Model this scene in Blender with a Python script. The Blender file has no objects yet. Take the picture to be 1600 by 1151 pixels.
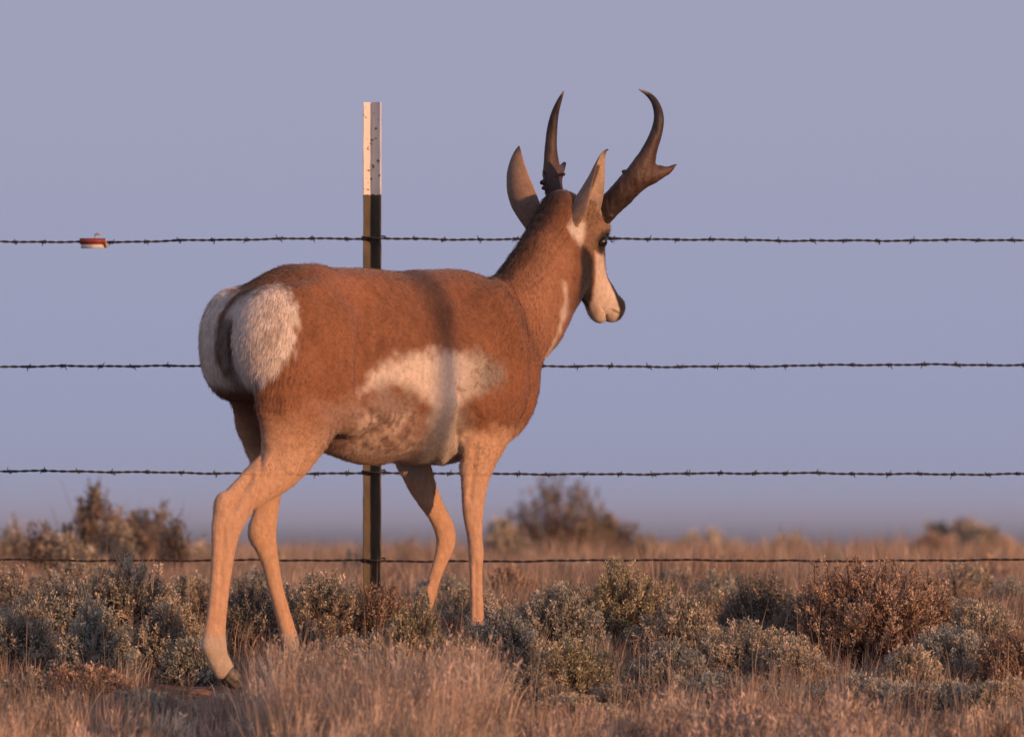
import bpy, math, random
import numpy as np
from mathutils import Vector, Matrix

R = math.radians
SC = bpy.context.scene
COL = SC.collection

# ------------------------------------------------------------------ camera
PPM = 645.0            # photo pixels per metre at the animal's rump
D0 = 25.0              # metres from the camera to the rump
HZ = 815.0             # photo row of the horizon
CAMZ = 0.408
cam_d = bpy.data.cameras.new("camera")
cam = bpy.data.objects.new("camera", cam_d)
COL.objects.link(cam)
SC.camera = cam
cam_d.sensor_width = 36.0
cam_d.lens = 36.0 * D0 * PPM / 1600.0
cam_d.clip_start = 0.5
cam_d.clip_end = 60000.0
PITCH = math.atan((HZ - 575.5) / PPM / D0)
cam.location = (0.0, -D0, CAMZ)
cam.rotation_euler = (R(90) + PITCH, 0, 0)
cam_d.dof.use_dof = True
cam_d.dof.focus_distance = D0 + 0.45
cam_d.dof.aperture_fstop = 5.6

# ------------------------------------------------------------------ world, sun
SUN_AZ, SUN_EL = R(50.0), R(8.0)     # azimuth: degrees to the right of the line back to the camera
sun_dir = Vector((math.sin(SUN_AZ) * math.cos(SUN_EL), -math.cos(SUN_AZ) * math.cos(SUN_EL), math.sin(SUN_EL)))
world = bpy.data.worlds.new("World")
SC.world = world
world.use_nodes = True
wn = world.node_tree
wn.nodes.clear()
w_out = wn.nodes.new("ShaderNodeOutputWorld")
w_bg = wn.nodes.new("ShaderNodeBackground")
w_sky = wn.nodes.new("ShaderNodeTexSky")
w_sky.sky_type = 'NISHITA'
w_sky.sun_disc = False
w_sky.sun_elevation = SUN_EL
w_sky.sun_rotation = math.atan2(sun_dir.x, sun_dir.y)
w_sky.dust_density = 3.0
w_sky.air_density = 1.0
w_sky.ozone_density = 2.0
w_mix = wn.nodes.new("ShaderNodeMix"); w_mix.data_type = 'RGBA'
w_mix.inputs[0].default_value = 0.92
w_mix.inputs[7].default_value = (3.46, 3.55, 5.12, 1)    # dusty lavender air
w_bg.inputs[1].default_value = 0.10
# the lavender is a touch bluer low down, warmer higher up (anti-twilight sky)
w_tc = wn.nodes.new("ShaderNodeTexCoord"); w_sep = wn.nodes.new("ShaderNodeSeparateXYZ"); w_mr = wn.nodes.new("ShaderNodeMapRange")
w_mr.inputs[1].default_value = 0.0; w_mr.inputs[2].default_value = 0.045; w_mr.interpolation_type = 'SMOOTHSTEP'
w_gr = wn.nodes.new("ShaderNodeMix"); w_gr.data_type = 'RGBA'
w_gr.inputs[6].default_value = (3.02, 3.38, 5.05, 1); w_gr.inputs[7].default_value = (3.40, 3.48, 4.95, 1)
wn.links.new(w_tc.outputs['Generated'], w_sep.inputs[0]); wn.links.new(w_sep.outputs[2], w_mr.inputs[0])
wn.links.new(w_mr.outputs[0], w_gr.inputs[0]); wn.links.new(w_gr.outputs[2], w_mix.inputs[7])
wn.links.new(w_sky.outputs[0], w_mix.inputs[6])
wn.links.new(w_mix.outputs[2], w_bg.inputs[0])
wn.links.new(w_bg.outputs[0], w_out.inputs[0])

sl = bpy.data.lights.new("sun", 'SUN')
sun = bpy.data.objects.new("sun", sl)
COL.objects.link(sun)
sl.energy = 3.7
sl.angle = R(0.85)
sl.color = (1.0, 0.515, 0.255)
sun.rotation_euler = sun_dir.to_track_quat('Z', 'Y').to_euler()
sun.location = (8, -8, 6)
SC.view_settings.view_transform = 'Standard'
SC.view_settings.look = 'None'
SC.view_settings.exposure = 0.12
SC.view_settings.gamma = 1.0

# ------------------------------------------------------------------ helpers
def link(o, parent=None):
    COL.objects.link(o)
    if parent is not None:
        o.parent = parent
    return o

def thing(name, label, cat, loc=(0, 0, 0), group=None, rz=0.0):
    o = bpy.data.objects.new(name, None)
    o.empty_display_size = 0.1
    o.location = loc
    o.rotation_euler = (0, 0, rz)
    link(o)
    o["label"] = label
    o["category"] = cat
    if group:
        o["group"] = group
    return o

def tag(o, label, cat, group=None):
    o["label"] = label
    o["category"] = cat
    if group:
        o["group"] = group
    return o

def np_mesh(name, V, F, mat=None, parent=None, cols=None, smooth=False, attrs=None):
    """V (n,3), F (m,3 or 4) integer array"""
    V = np.asarray(V, dtype=np.float32)
    F = np.asarray(F, dtype=np.int32)
    me = bpy.data.meshes.new(name)
    me.vertices.add(len(V))
    me.vertices.foreach_set("co", V.ravel())
    k = F.shape[1]
    me.loops.add(F.size)
    me.loops.foreach_set("vertex_index", F.ravel())
    me.polygons.add(len(F))
    me.polygons.foreach_set("loop_start", np.arange(0, F.size, k, dtype=np.int32))
    me.polygons.foreach_set("loop_total", np.full(len(F), k, dtype=np.int32))
    if smooth:
        me.polygons.foreach_set("use_smooth", np.ones(len(F), dtype=bool))
    if cols is not None:
        a = me.attributes.new("col", 'FLOAT_COLOR', 'POINT')
        c = np.ones((len(V), 4), dtype=np.float32)
        c[:, :3] = cols
        a.data.foreach_set("color", c.ravel())
    me.update(calc_edges=True)
    if mat:
        me.materials.append(mat)
    o = bpy.data.objects.new(name, me)
    link(o, parent)
    return o

def mat_new(name):
    m = bpy.data.materials.new(name)
    m.use_nodes = True
    nt = m.node_tree
    return m, nt, nt.nodes["Principled BSDF"]

def mat_attr(name, rough=0.9, spec=0.2, noise_scale=60.0, var=0.25, sheen=0.0, bump=0.0, trans=0.0, aniso=None):
    """colour comes from the mesh's own 'col' attribute, broken up by procedural noise"""
    m, nt, b = mat_new(name)
    at = nt.nodes.new("ShaderNodeAttribute"); at.attribute_name = "col"
    tc = nt.nodes.new("ShaderNodeTexCoord")
    mp = nt.nodes.new("ShaderNodeMapping")
    if aniso:
        mp.inputs['Scale'].default_value = aniso
    no = nt.nodes.new("ShaderNodeTexNoise")
    no.inputs['Scale'].default_value = noise_scale
    no.inputs['Detail'].default_value = 6
    mr = nt.nodes.new("ShaderNodeMapRange")
    mr.inputs[1].default_value = 0.25; mr.inputs[2].default_value = 0.75
    mr.inputs[3].default_value = 1 - var; mr.inputs[4].default_value = 1 + var
    mx = nt.nodes.new("ShaderNodeVectorMath"); mx.operation = 'SCALE'
    nt.links.new(tc.outputs['Object'], mp.inputs[0])
    nt.links.new(mp.outputs[0], no.inputs['Vector'])
    nt.links.new(no.outputs[0], mr.inputs[0])
    nt.links.new(at.outputs['Color'], mx.inputs[0])
    nt.links.new(mr.outputs[0], mx.inputs['Scale'])
    nt.links.new(mx.outputs[0], b.inputs['Base Color'])
    b.inputs['Roughness'].default_value = rough
    b.inputs['Specular IOR Level'].default_value = spec
    if sheen:
        b.inputs['Sheen Weight'].default_value = sheen
        b.inputs['Sheen Roughness'].default_value = 0.5
    if bump:
        bp = nt.nodes.new("ShaderNodeBump")
        bp.inputs['Strength'].default_value = bump
        bp.inputs['Distance'].default_value = 0.004
        nt.links.new(no.outputs[0], bp.inputs['Height'])
        nt.links.new(bp.outputs[0], b.inputs['Normal'])
    if trans:
        tr = nt.nodes.new("ShaderNodeBsdfTranslucent")
        ms = nt.nodes.new("ShaderNodeMixShader")
        ms.inputs[0].default_value = trans
        out = [n for n in nt.nodes if n.type == 'OUTPUT_MATERIAL'][0]
        nt.links.new(mx.outputs[0], tr.inputs[0])
        nt.links.new(b.outputs[0], ms.inputs[1])
        nt.links.new(tr.outputs[0], ms.inputs[2])
        nt.links.new(ms.outputs[0], out.inputs[0])
    return m

def mat_flat(name, col, rough=0.7, metal=0.0, col2=None, scale=40.0, lo=0.45, hi=0.6, spec=0.4, bump=0.0):
    m, nt, b = mat_new(name)
    b.inputs['Roughness'].default_value = rough
    b.inputs['Metallic'].default_value = metal
    b.inputs['Specular IOR Level'].default_value = spec
    if col2 is None:
        col2 = tuple(c * 0.6 for c in col)
    tc = nt.nodes.new("ShaderNodeTexCoord")
    no = nt.nodes.new("ShaderNodeTexNoise")
    no.inputs['Scale'].default_value = scale
    no.inputs['Detail'].default_value = 5
    cr = nt.nodes.new("ShaderNodeValToRGB")
    cr.color_ramp.elements[0].position = lo; cr.color_ramp.elements[0].color = (*col, 1)
    cr.color_ramp.elements[1].position = hi; cr.color_ramp.elements[1].color = (*col2, 1)
    nt.links.new(tc.outputs['Object'], no.inputs['Vector'])
    nt.links.new(no.outputs[0], cr.inputs[0])
    nt.links.new(cr.outputs[0], b.inputs['Base Color'])
    if bump:
        bp = nt.nodes.new("ShaderNodeBump"); bp.inputs['Strength'].default_value = bump; bp.inputs['Distance'].default_value = 0.003
        nt.links.new(no.outputs[0], bp.inputs['Height']); nt.links.new(bp.outputs[0], b.inputs['Normal'])
    return m

def lerp_tab(y, tab):
    xs = [t[0] for t in tab]; zs = [t[1] for t in tab]
    return np.interp(y, xs, zs)

GT = [(-30, -1.3), (-10, -0.62), (-3, -.25), (-1, -.075), (0, 0.0), (0.6, .05), (1.6, .13), (3, .18), (5, .205), (9, .215), (15, .215),
      (25, .18), (60, -.2), (150, -2.0), (400, -4.5), (1500, -6.5), (8000, -8), (40000, -8)]
def vnoise(x, y, s, seed=0.0):
    x = np.asarray(x, dtype=float) * s + seed; y = np.asarray(y, dtype=float) * s + seed * 1.7
    return (np.sin(x * 1.7 + np.sin(y * 1.3 + 1.1) * 1.6) + np.sin(y * 1.9 - np.sin(x * 1.1) * 1.9 + 2.0) + np.sin((x + y) * 1.13 + 0.7)) / 3.0
def ground(x, y):
    z = lerp_tab(y, GT)
    near = np.clip(1.0 - np.abs(np.asarray(y, dtype=float)) / 40.0, 0, 1)
    return z + near * (0.008 * vnoise(x, y, 3.1) + 0.012 * vnoise(x, y, 1.1, 3.0) * np.clip(np.abs(y) / 4, 0, 1))

def P(px, py, Y):
    """world point seen at photo pixel (px, py) at depth Y beyond the rump"""
    k = (D0 + Y) / D0 / PPM
    return Vector(((px - 800.0) * k, Y, CAMZ + (HZ - py) * k))

# ------------------------------------------------------------------ implicit surface tools
class Field:
    def __init__(s, lo, hi, h):
        s.lo = np.array(lo, dtype=np.float64); s.h = h
        s.n = np.ceil((np.array(hi) - s.lo) / h).astype(int) + 1
        s.A = np.full(tuple(s.n), 0.08, dtype=np.float32)
    def sub(s, lo, hi):
        i0 = np.clip(np.floor((np.array(lo) - s.lo) / s.h).astype(int), 0, s.n - 1)
        i1 = np.clip(np.ceil((np.array(hi) - s.lo) / s.h).astype(int) + 1, 1, s.n)
        g = [(s.lo[a] + s.h * np.arange(i0[a], i1[a])).astype(np.float32) for a in range(3)]
        X, Y, Z = np.meshgrid(*g, indexing='ij', sparse=True)
        return tuple(slice(i0[a], i1[a]) for a in range(3)), X, Y, Z
    def blend(s, sl, d, k):
        a = s.A[sl]
        if k <= 0:
            s.A[sl] = np.minimum(a, d)
        else:
            hh = np.maximum(k - np.abs(a - d), 0) / k
            s.A[sl] = np.minimum(a, d) - hh * hh * k * 0.25
    def ell(s, c, rad, k=0.02, Rm=None, sign=1):
        c = np.array(c, float); rad = np.array(rad, float)
        m = max(rad) + k + 0.01
        sl, X, Y, Z = s.sub(c - m, c + m)
        x, y, z = X - c[0], Y - c[1], Z - c[2]
        if Rm is not None:
            Rm = np.array(Rm)
            u = [x * Rm[0][i] + y * Rm[1][i] + z * Rm[2][i] for i in range(3)]
        else:
            u = [x, y, z]
        k0 = np.sqrt((u[0] / rad[0]) ** 2 + (u[1] / rad[1]) ** 2 + (u[2] / rad[2]) ** 2)
        k1 = np.sqrt((u[0] / rad[0] ** 2) ** 2 + (u[1] / rad[1] ** 2) ** 2 + (u[2] / rad[2] ** 2) ** 2) + 1e-6
        d = (k0 * (k0 - 1) / k1).astype(np.float32)
        if sign > 0:
            s.blend(sl, d, k)
        else:      # carve
            a = s.A[sl]
            hh = np.maximum(k - np.abs(a + d), 0) / max(k, 1e-6)
            s.A[sl] = np.maximum(a, -d) + hh * hh * k * 0.25
    def chain(s, pts, side, k=0.02, power=2.0, sub=4, endround=1.0):
        """pts: list of (pos3, a_side, b_perp); elliptical tube; 'side' is the direction of radius a"""
        P_ = np.array([list(p[0]) + [p[1], p[2]] for p in pts], float)
        n = len(P_)
        t = np.arange(n)
        tt = np.linspace(0, n - 1, (n - 1) * sub + 1)
        Q = np.stack([catmull(t, P_[:, j], tt) for j in range(5)], 1)
        D = None
        m = max(Q[:, 3].max(), Q[:, 4].max()) + k + 0.012
        lo = Q[:, :3].min(0) - m; hi = Q[:, :3].max(0) + m
        sl0, _, _, _ = s.sub(lo, hi)
        buf = np.full(s.A[sl0].shape, 0.08, dtype=np.float32)
        off = [q.start for q in sl0]
        side = np.array(side, float); side /= np.linalg.norm(side)
        for i in range(len(Q) - 1):
            A, B = Q[i], Q[i + 1]
            mm = max(A[3:].max(), B[3:].max()) + k + 0.012
            sl, X, Y, Z = s.sub(np.minimum(A[:3], B[:3]) - mm, np.maximum(A[:3], B[:3]) + mm)
            ax = B[:3] - A[:3]; L = np.linalg.norm(ax) + 1e-9; ax = ax / L
            u = side - ax * side.dot(ax); u /= np.linalg.norm(u)
            v = np.cross(ax, u)
            x, y, z = X - A[0], Y - A[1], Z - A[2]
            h = x * ax[0] + y * ax[1] + z * ax[2]
            tc = np.clip(h / L, 0, 1)
            e = (h - tc * L) * endround
            cu = x * u[0] + y * u[1] + z * u[2]
            cv = x * v[0] + y * v[1] + z * v[2]
            a = A[3] + (B[3] - A[3]) * tc; b = A[4] + (B[4] - A[4]) * tc
            mn = np.minimum(a, b)
            if power == 2.0:
                nn = np.sqrt((cu / a) ** 2 + (cv / b) ** 2 + (e / mn) ** 2)
            else:
                nn = (np.abs(cu / a) ** power + np.abs(cv / b) ** power + np.abs(e / mn) ** power) ** (1 / power)
            d = ((nn - 1) * mn).astype(np.float32)
            ls = tuple(slice(sl[q].start - off[q], sl[q].stop - off[q]) for q in range(3))
            buf[ls] = np.minimum(buf[ls], d)
        s.blend(sl0, buf, k)
    def nets(s):
        A = s.A
        S = A < 0
        c = np.zeros(tuple(s.n - 1), dtype=np.uint8)
        for dx in (0, 1):
            for dy in (0, 1):
                for dz in (0, 1):
                    c += S[dx:dx + s.n[0] - 1, dy:dy + s.n[1] - 1, dz:dz + s.n[2] - 1]
        idx = np.argwhere((c > 0) & (c < 8))
        vid = np.full(tuple(s.n - 1), -1, dtype=np.int32)
        vid[idx[:, 0], idx[:, 1], idx[:, 2]] = np.arange(len(idx))
        corners = [(a, b, d) for a in (0, 1) for b in (0, 1) for d in (0, 1)]
        val = {q: A[idx[:, 0] + q[0], idx[:, 1] + q[1], idx[:, 2] + q[2]].astype(np.float64) for q in corners}
        acc = np.zeros((len(idx), 3)); cnt = np.zeros(len(idx))
        for q in corners:
            for ax in range(3):
                if q[ax] == 0:
                    r = list(q); r[ax] = 1; r = tuple(r)
                    a, b = val[q], val[r]
                    m = (a < 0) != (b < 0)
                    t = np.where(m, a / np.where(m, a - b, 1), 0)
                    p = np.array(q, float)[None, :] + np.zeros((len(idx), 1)); p = p.copy(); p[:, ax] = t
                    acc += p * m[:, None]; cnt += m
        V = s.lo + s.h * (idx + acc / cnt[:, None])
        faces = []
        for ax in range(3):
            b1, b2 = (ax + 1) % 3, (ax + 2) % 3
            n = s.n
            slA = [slice(1, n[i] - 1) for i in range(3)]; slA[ax] = slice(0, n[ax] - 1)
            slB = list(slA); slB[ax] = slice(1, n[ax])
            sa = S[tuple(slA)]; sb = S[tuple(slB)]
            e = np.argwhere(sa != sb)
            inside = sa[e[:, 0], e[:, 1], e[:, 2]]
            st = np.array([q.start for q in slA])
            e = e + st
            def cell(o1, o2):
                g = e.copy(); g[:, b1] += o1; g[:, b2] += o2
                return vid[g[:, 0], g[:, 1], g[:, 2]]
            q = np.stack([cell(-1, -1), cell(0, -1), cell(0, 0), cell(-1, 0)], 1)
            q[~inside] = q[~inside][:, ::-1]
            faces.append(q)
        return V, np.concatenate(faces)

def catmull(t, v, tt):
    """cubic Hermite through the points"""
    m = np.gradient(v)
    i = np.clip(np.floor(tt).astype(int), 0, len(t) - 2)
    u = tt - i
    return ((2*u**3 - 3*u**2 + 1) * v[i] + (u**3 - 2*u**2 + u) * m[i] + (-2*u**3 + 3*u**2) * v[i+1] + (u**3 - u**2) * m[i+1])

def smooth_mesh(V, F, it=3, lam=0.5):
    n = len(V)
    E = np.concatenate([F[:, [0, 1]], F[:, [1, 2]], F[:, [2, 3]], F[:, [3, 0]]])
    E = np.concatenate([E, E[:, ::-1]])
    deg = np.bincount(E[:, 0], minlength=n)[:, None]
    for k in range(it):
        for l in (lam, -lam * 1.03):
            S_ = np.stack([np.bincount(E[:, 0], weights=V[E[:, 1], j], minlength=n) for j in range(3)], 1) / deg
            V = V + l * (S_ - V)
    return V

def normals(V, F):
    d1 = V[F[:, 2]] - V[F[:, 0]]; d2 = V[F[:, 3]] - V[F[:, 1]]
    fn = np.cross(d1, d2)
    N = np.zeros_like(V)
    for j in range(4):
        for c in range(3):
            N[:, c] += np.bincount(F[:, j], weights=fn[:, c], minlength=len(V))
    return N / (np.linalg.norm(N, axis=1, keepdims=True) + 1e-12)

def inpoly(px, py, poly):
    """signed soft distance: positive inside (pixels)"""
    poly = np.array(poly, float)
    x = px; y = py
    ins = np.zeros(len(x), bool); dist = np.full(len(x), 1e9)
    n = len(poly)
    for i in range(n):
        x1, y1 = poly[i]; x2, y2 = poly[(i + 1) % n]
        cond = (y1 > y) != (y2 > y)
        with np.errstate(divide='ignore', invalid='ignore'):
            xi = (x2 - x1) * (y - y1) / (y2 - y1 + 1e-12) + x1
        ins ^= cond & (x < xi)
        L2 = (x2 - x1) ** 2 + (y2 - y1) ** 2 + 1e-9
        t = np.clip(((x - x1) * (x2 - x1) + (y - y1) * (y2 - y1)) / L2, 0, 1)
        dist = np.minimum(dist, np.hypot(x - x1 - t * (x2 - x1), y - y1 - t * (y2 - y1)))
    return np.where(ins, dist, -dist)

def pdist(x, y, pl):
    d = np.full(len(x), 1e9)
    for (x1, y1), (x2, y2) in zip(pl[:-1], pl[1:]):
        L2 = (x2 - x1) ** 2 + (y2 - y1) ** 2
        t = np.clip(((x - x1) * (x2 - x1) + (y - y1) * (y2 - y1)) / L2, 0, 1)
        d = np.minimum(d, np.hypot(x - x1 - t * (x2 - x1), y - y1 - t * (y2 - y1)))
    return d

def n3(p, s, seed=0):
    """cheap smooth 3-D noise in -1..1"""
    rs = np.random.RandomState(seed)
    out = np.zeros(len(p))
    for k in range(7):
        d = rs.normal(size=3); d /= np.linalg.norm(d)
        f = s * rs.uniform(0.7, 1.5)
        out += np.sin(p @ d * f + rs.uniform(0, 6.28) + 1.3 * np.sin(p @ np.roll(d, 1) * f * 0.7 + k))
    return out / 4.5

# ------------------------------------------------------------------ the pronghorn
AZ = R(42.0)
CA, SA = math.cos(AZ), math.sin(AZ)
AX0 = (350 - 800) / PPM
GZ = 0.0                                       # ground under the hind hoof
def Lc(px, py, r):
    """body coordinates (forward, lateral, up) of photo pixel (px, py) on the plane 'lateral = r'"""
    m = (px - 800.0) / PPM
    f = (m - AX0 - r * SA - m * r * CA / D0) / (CA - m * SA / D0)
    Y = f * SA - r * CA
    z = CAMZ + (HZ - py) * (D0 + Y) / D0 / PPM
    return np.array((f, r, z))
def L2px(V):
    f, r, z = V[:, 0], V[:, 1], V[:, 2]
    X = AX0 + f * CA + r * SA; Y = f * SA - r * CA
    k = D0 / (D0 + Y) * PPM
    return 800 + X * k, HZ - (z - CAMZ) * k
def limb(pts, rat=0.85, lat=None):
    """pts (px, py, lateral, half-width px[, side radius m]) -> chain points whose outline matches in the photo's view"""
    out = []
    C = np.array([[p[0], p[1]] for p in pts], float)
    Lp = [Lc(p[0], p[1], p[2]) for p in pts]
    for i, p in enumerate(pts):
        j0, j1 = max(i - 1, 0), min(i + 1, len(pts) - 1)
        ax = Lp[j1] - Lp[j0]; ax = ax / np.linalg.norm(ax)
        u = np.array((0, 1, 0)) - ax * ax[1]; u /= np.linalg.norm(u)
        v = np.cross(ax, u)
        d = C[j1] - C[j0]; d /= np.linalg.norm(d)
        nrm = np.array((-d[1], d[0]))
        def scr(w):
            return np.array((w[0] * CA + w[1] * SA, -w[2])) @ nrm
        hm = p[3] / PPM
        a = p[4] if len(p) > 4 else hm * rat
        su, sv = scr(u), scr(v)
        b2 = max(hm ** 2 - (a * su) ** 2, (0.45 * hm) ** 2)
        out.append((Lp[i], a, math.sqrt(b2) / max(abs(sv), 0.35)))
    return out

deer = thing("pronghorn", "rust-brown pronghorn buck with white rump and black forked horns, walking beside the wire fence",
             "pronghorn", (AX0, 0.0, 0.0), rz=AZ)
# local frame of the empty: x = forward, y = left ; lateral r = -y
def toLocal(V):
    V = np.asarray(V, float).copy(); V[:, 1] *= -1
    return V

# ---- head frame
HB, HP, HR = R(50.0), R(45.0), R(8.0)
rel = HB - AZ
fh = np.array((math.cos(HP) * math.cos(rel), -math.cos(HP) * math.sin(rel), -math.sin(HP)))
rh0 = np.array((math.sin(rel), math.cos(rel), 0.0))            # lateral right
uh0 = np.array((math.sin(HP) * math.cos(rel), -math.sin(HP) * math.sin(rel), math.cos(HP)))
rh = rh0 * math.cos(HR) - uh0 * math.sin(HR)
uh = uh0 * math.cos(HR) + rh0 * math.sin(HR)
HO = Lc(894, 315, 0.0)
def Hd(x, y, z):
    return HO + fh * x + rh * y + uh * z
HM = np.stack([fh, rh, uh], 1)                                  # columns

F = Field((-0.18, -0.24, -0.03), (1.36, 0.26, 1.24), 0.004)
# trunk: (px on centre line, top row, bottom row, half width m)
tr = [(374, 478, 590, .060), (395, 456, 615, .080), (425, 436, 635, .100), (462, 412, 655, .118), (505, 417, 690, .130), (560, 420, 712, .150),
      (610, 424, 722, .155), (660, 422, 724, .152), (710, 422, 722, .142), (742, 431, 710, .122), (768, 446, 690, .100), (786, 474, 664, .076), (798, 520, 636, .050)]
pts = []
for (x, t, b, w) in tr:
    T = Lc(x, t, 0); B = Lc(x, b, 0)
    pts.append(((T + B) / 2, w, (T[2] - B[2]) / 2))
F.chain(pts, (0, 1, 0), k=0.0, power=2.25, sub=5)
for sg in (1, -1):
    # buttock, thigh, stifle
    c = Lc(393, 540, 0); F.ell((c[0], sg * .070, c[2] + .004), (.090, .066, .136), k=.03)
    c = Lc(425, 508, 0); F.ell((c[0], sg * .075, c[2]), (.098, .050, .088), k=.035)
    F.ell(Lc(462, 548, 0) * (1, 0, 1) + np.array((-.03, sg * .095, 0)), (.135, .062, .165), k=.022)
    F.ell(Lc(540, 625, 0) * (1, 0, 1) + np.array((-.075, sg * .105, 0)), (.075, .040, .085), k=.035)
    # hip bone
    F.ell(Lc(472, 441, 0) * (1, 0, 1) + np.array((0, sg * .05, 0)), (.05, .03, .03), k=.04)
    # shoulder blade and upper arm
    F.ell(Lc(740, 530, 0) * (1, 0, 1) + np.array((-.01, sg * .102, 0)), (.085, .045, .14), k=.042)
    F.ell(Lc(742, 600, 0) * (1, 0, 1) + np.array((-.02, sg * .098, 0)), (.100, .050, .105), k=.022)
    F.ell(Lc(712, 640, 0) * (1, 0, 1) + np.array((0, sg * .098, 0)), (.055, .038, .06), k=.03)
# brisket
F.ell(Lc(790, 602, 0), (.068, .080, .095), k=.05)
F.ell(Lc(765, 645, 0), (.07, .08, .045), k=.03)
# flank folds
F.chain(limb([(520, 600, .125, 24, .02), (560, 632, .128, 20, .018), (598, 645, .125, 12, .014)]), (0, 1, 0), k=.04)
F.chain([(p * np.array((1, -1, 1)), a, b) for p, a, b in limb([(520, 600, .125, 24, .02), (560, 632, .128, 20, .018), (598, 645, .125, 12, .014)])], (0, 1, 0), k=.04)
# sheath
F.chain(limb([(520, 690, 0, 16, .03), (560, 706, 0, 15, .03), (590, 712, 0, 9, .02)]), (0, 1, 0), k=.03)
# hind leg, near
nh = [(478, 590, .100, 78, .060), (466, 640, .104, 70, .056), (456, 685, .106, 52, .044), (438, 727, .104, 38, .034), (402, 758, .10, 31, .027), (372, 786, .098, 28, .024), (356, 816, .097, 26, .023),
      (350, 850, .096, 20.5, .020), (345, 900, .095, 17, .017), (340, 950, .095, 16, .0155), (336, 985, .095, 17.5, .017), (335, 1006, .095, 20, .02), (341, 1028, .095, 17.5, .018), (350, 1046, .095, 17.5, .019)]
F.chain(limb(nh), (0, 1, 0), k=.018)
F.ell(Lc(346, 788, .098), (.016, .016, .026), k=.02)
F.ell(Lc(323, 1010, .095), (.012, .014, .014), k=.014)
# hind leg, far
fhl = [(425, 610, -.105, 62, .055), (424, 660, -.105, 56, .05), (427, 700, -.105, 44, .042), (424, 732, -.102, 33, .034), (420, 765, -.10, 22, .026), (416, 795, -.098, 20.5, .023), (411, 832, -.097, 22, .023),
       (421, 872, -.096, 15.5, .018), (430, 915, -.095, 13, .016), (441, 955, -.095, 13, .016), (451, 990, -.095, 14, .018), (457, 1012, -.095, 14, .018), (464, 1030, -.095, 13, .018)]
F.chain(limb(fhl), (0, 1, 0), k=.018)
F.ell(Lc(399, 832, -.097), (.014, .014, .024), k=.02)
# fore leg, near
nf = [(768, 620, .098, 48, .044), (762, 655, .098, 46, .040), (752, 690, .095, 38, .034), (745, 722, .092, 29, .028), (741, 760, .09, 22, .023), (739, 800, .09, 17.5, .019), (742, 840, .09, 13.2, .017),
      (744, 866, .09, 13.2, .017), (743.5, 892, .09, 11.3, .014), (745, 940, .09, 11.3, .0135), (746, 980, .09, 13, .015), (748, 1000, .09, 13.5, .016), (755, 1020, .09, 12.5, .016)]
F.chain(limb(nf), (0, 1, 0), k=.016)
# fore leg, far (lifted, knee bent)
ff = [(640, 640, -.10, 46, .042), (642, 690, -.098, 37, .036), (648, 727, -.095, 27, .026), (663, 765, -.092, 22.5, .022), (682, 800, -.09, 17, .018), (695, 828, -.09, 17.5, .019), (696, 850, -.09, 16, .018),
      (688, 876, -.09, 12.5, .0145), (679, 903, -.09, 11, .0135), (670, 932, -.09, 12, .014), (661, 956, -.09, 13, .015), (655, 972, -.09, 12.5, .015), (655, 988, -.09, 12, .015)]
F.chain(limb(ff), (0, 1, 0), k=.016)
# neck
nk = [(762, 560, 0, 66, .080), (786, 527, 0, 69, .076), (820, 488, 0, 72, .068), (842, 452, 0, 67, .060), (857, 410, 0, 57, .055), (869, 368, 0, 44, .052), (888, 342, 0, 36, .050)]
F.chain(limb(nk), (0, 1, 0), k=.03)
# head
hs = [(0.0, -.044, .056, .050), (.05, -.046, .068, .060), (.10, -.055, .074, .055), (.155, -.074, .063, .044), (.205, -.082, .051, .036), (.255, -.075, .042, .034), (.300, -.071, .034, .031)]
F.chain([(Hd(x, 0, z), w, h) for x, z, h, w in hs], rh, k=.02, endround=0.8)
for sg in (1, -1):
    F.ell(Hd(.088, sg * .050, -.022), (.034, .020, .022), k=.02, Rm=HM)       # brow
    F.ell(Hd(.104, sg * .026, -.155), (.082, .030, .064), k=.025, Rm=HM)      # cheek
    F.ell(Hd(.060, sg * .042, .018), (.030, .022, .028), k=.025, Rm=HM)       # horn boss
    F.ell(Hd(.088, sg * .036, .006), (.032, .022, .026), k=.02, Rm=HM)        # hair pad in front of the horn
    F.ell(Hd(.020, sg * .050, -.012), (.032, .022, .030), k=.02, Rm=HM)       # ear root
    F.ell(Hd(.296, sg * .018, -.076), (.020, .012, .018), k=.012, Rm=HM)      # nostril wing
    F.ell(Hd(.112, sg * .062, -.026), (.017, .012, .013), k=.008, Rm=HM, sign=-1)   # socket
F.ell(Hd(.306, 0, -.060), (.018, .026, .024), k=.015, Rm=HM)                  # nose pad
F.ell(Hd(.274, 0, -.113), (.034, .022, .020), k=.018, Rm=HM)                   # chin
F.ell(Hd(.300, .0, -.106), (.040, .05, .0022), k=.005, Rm=HM, sign=-1)           # mouth line
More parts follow.
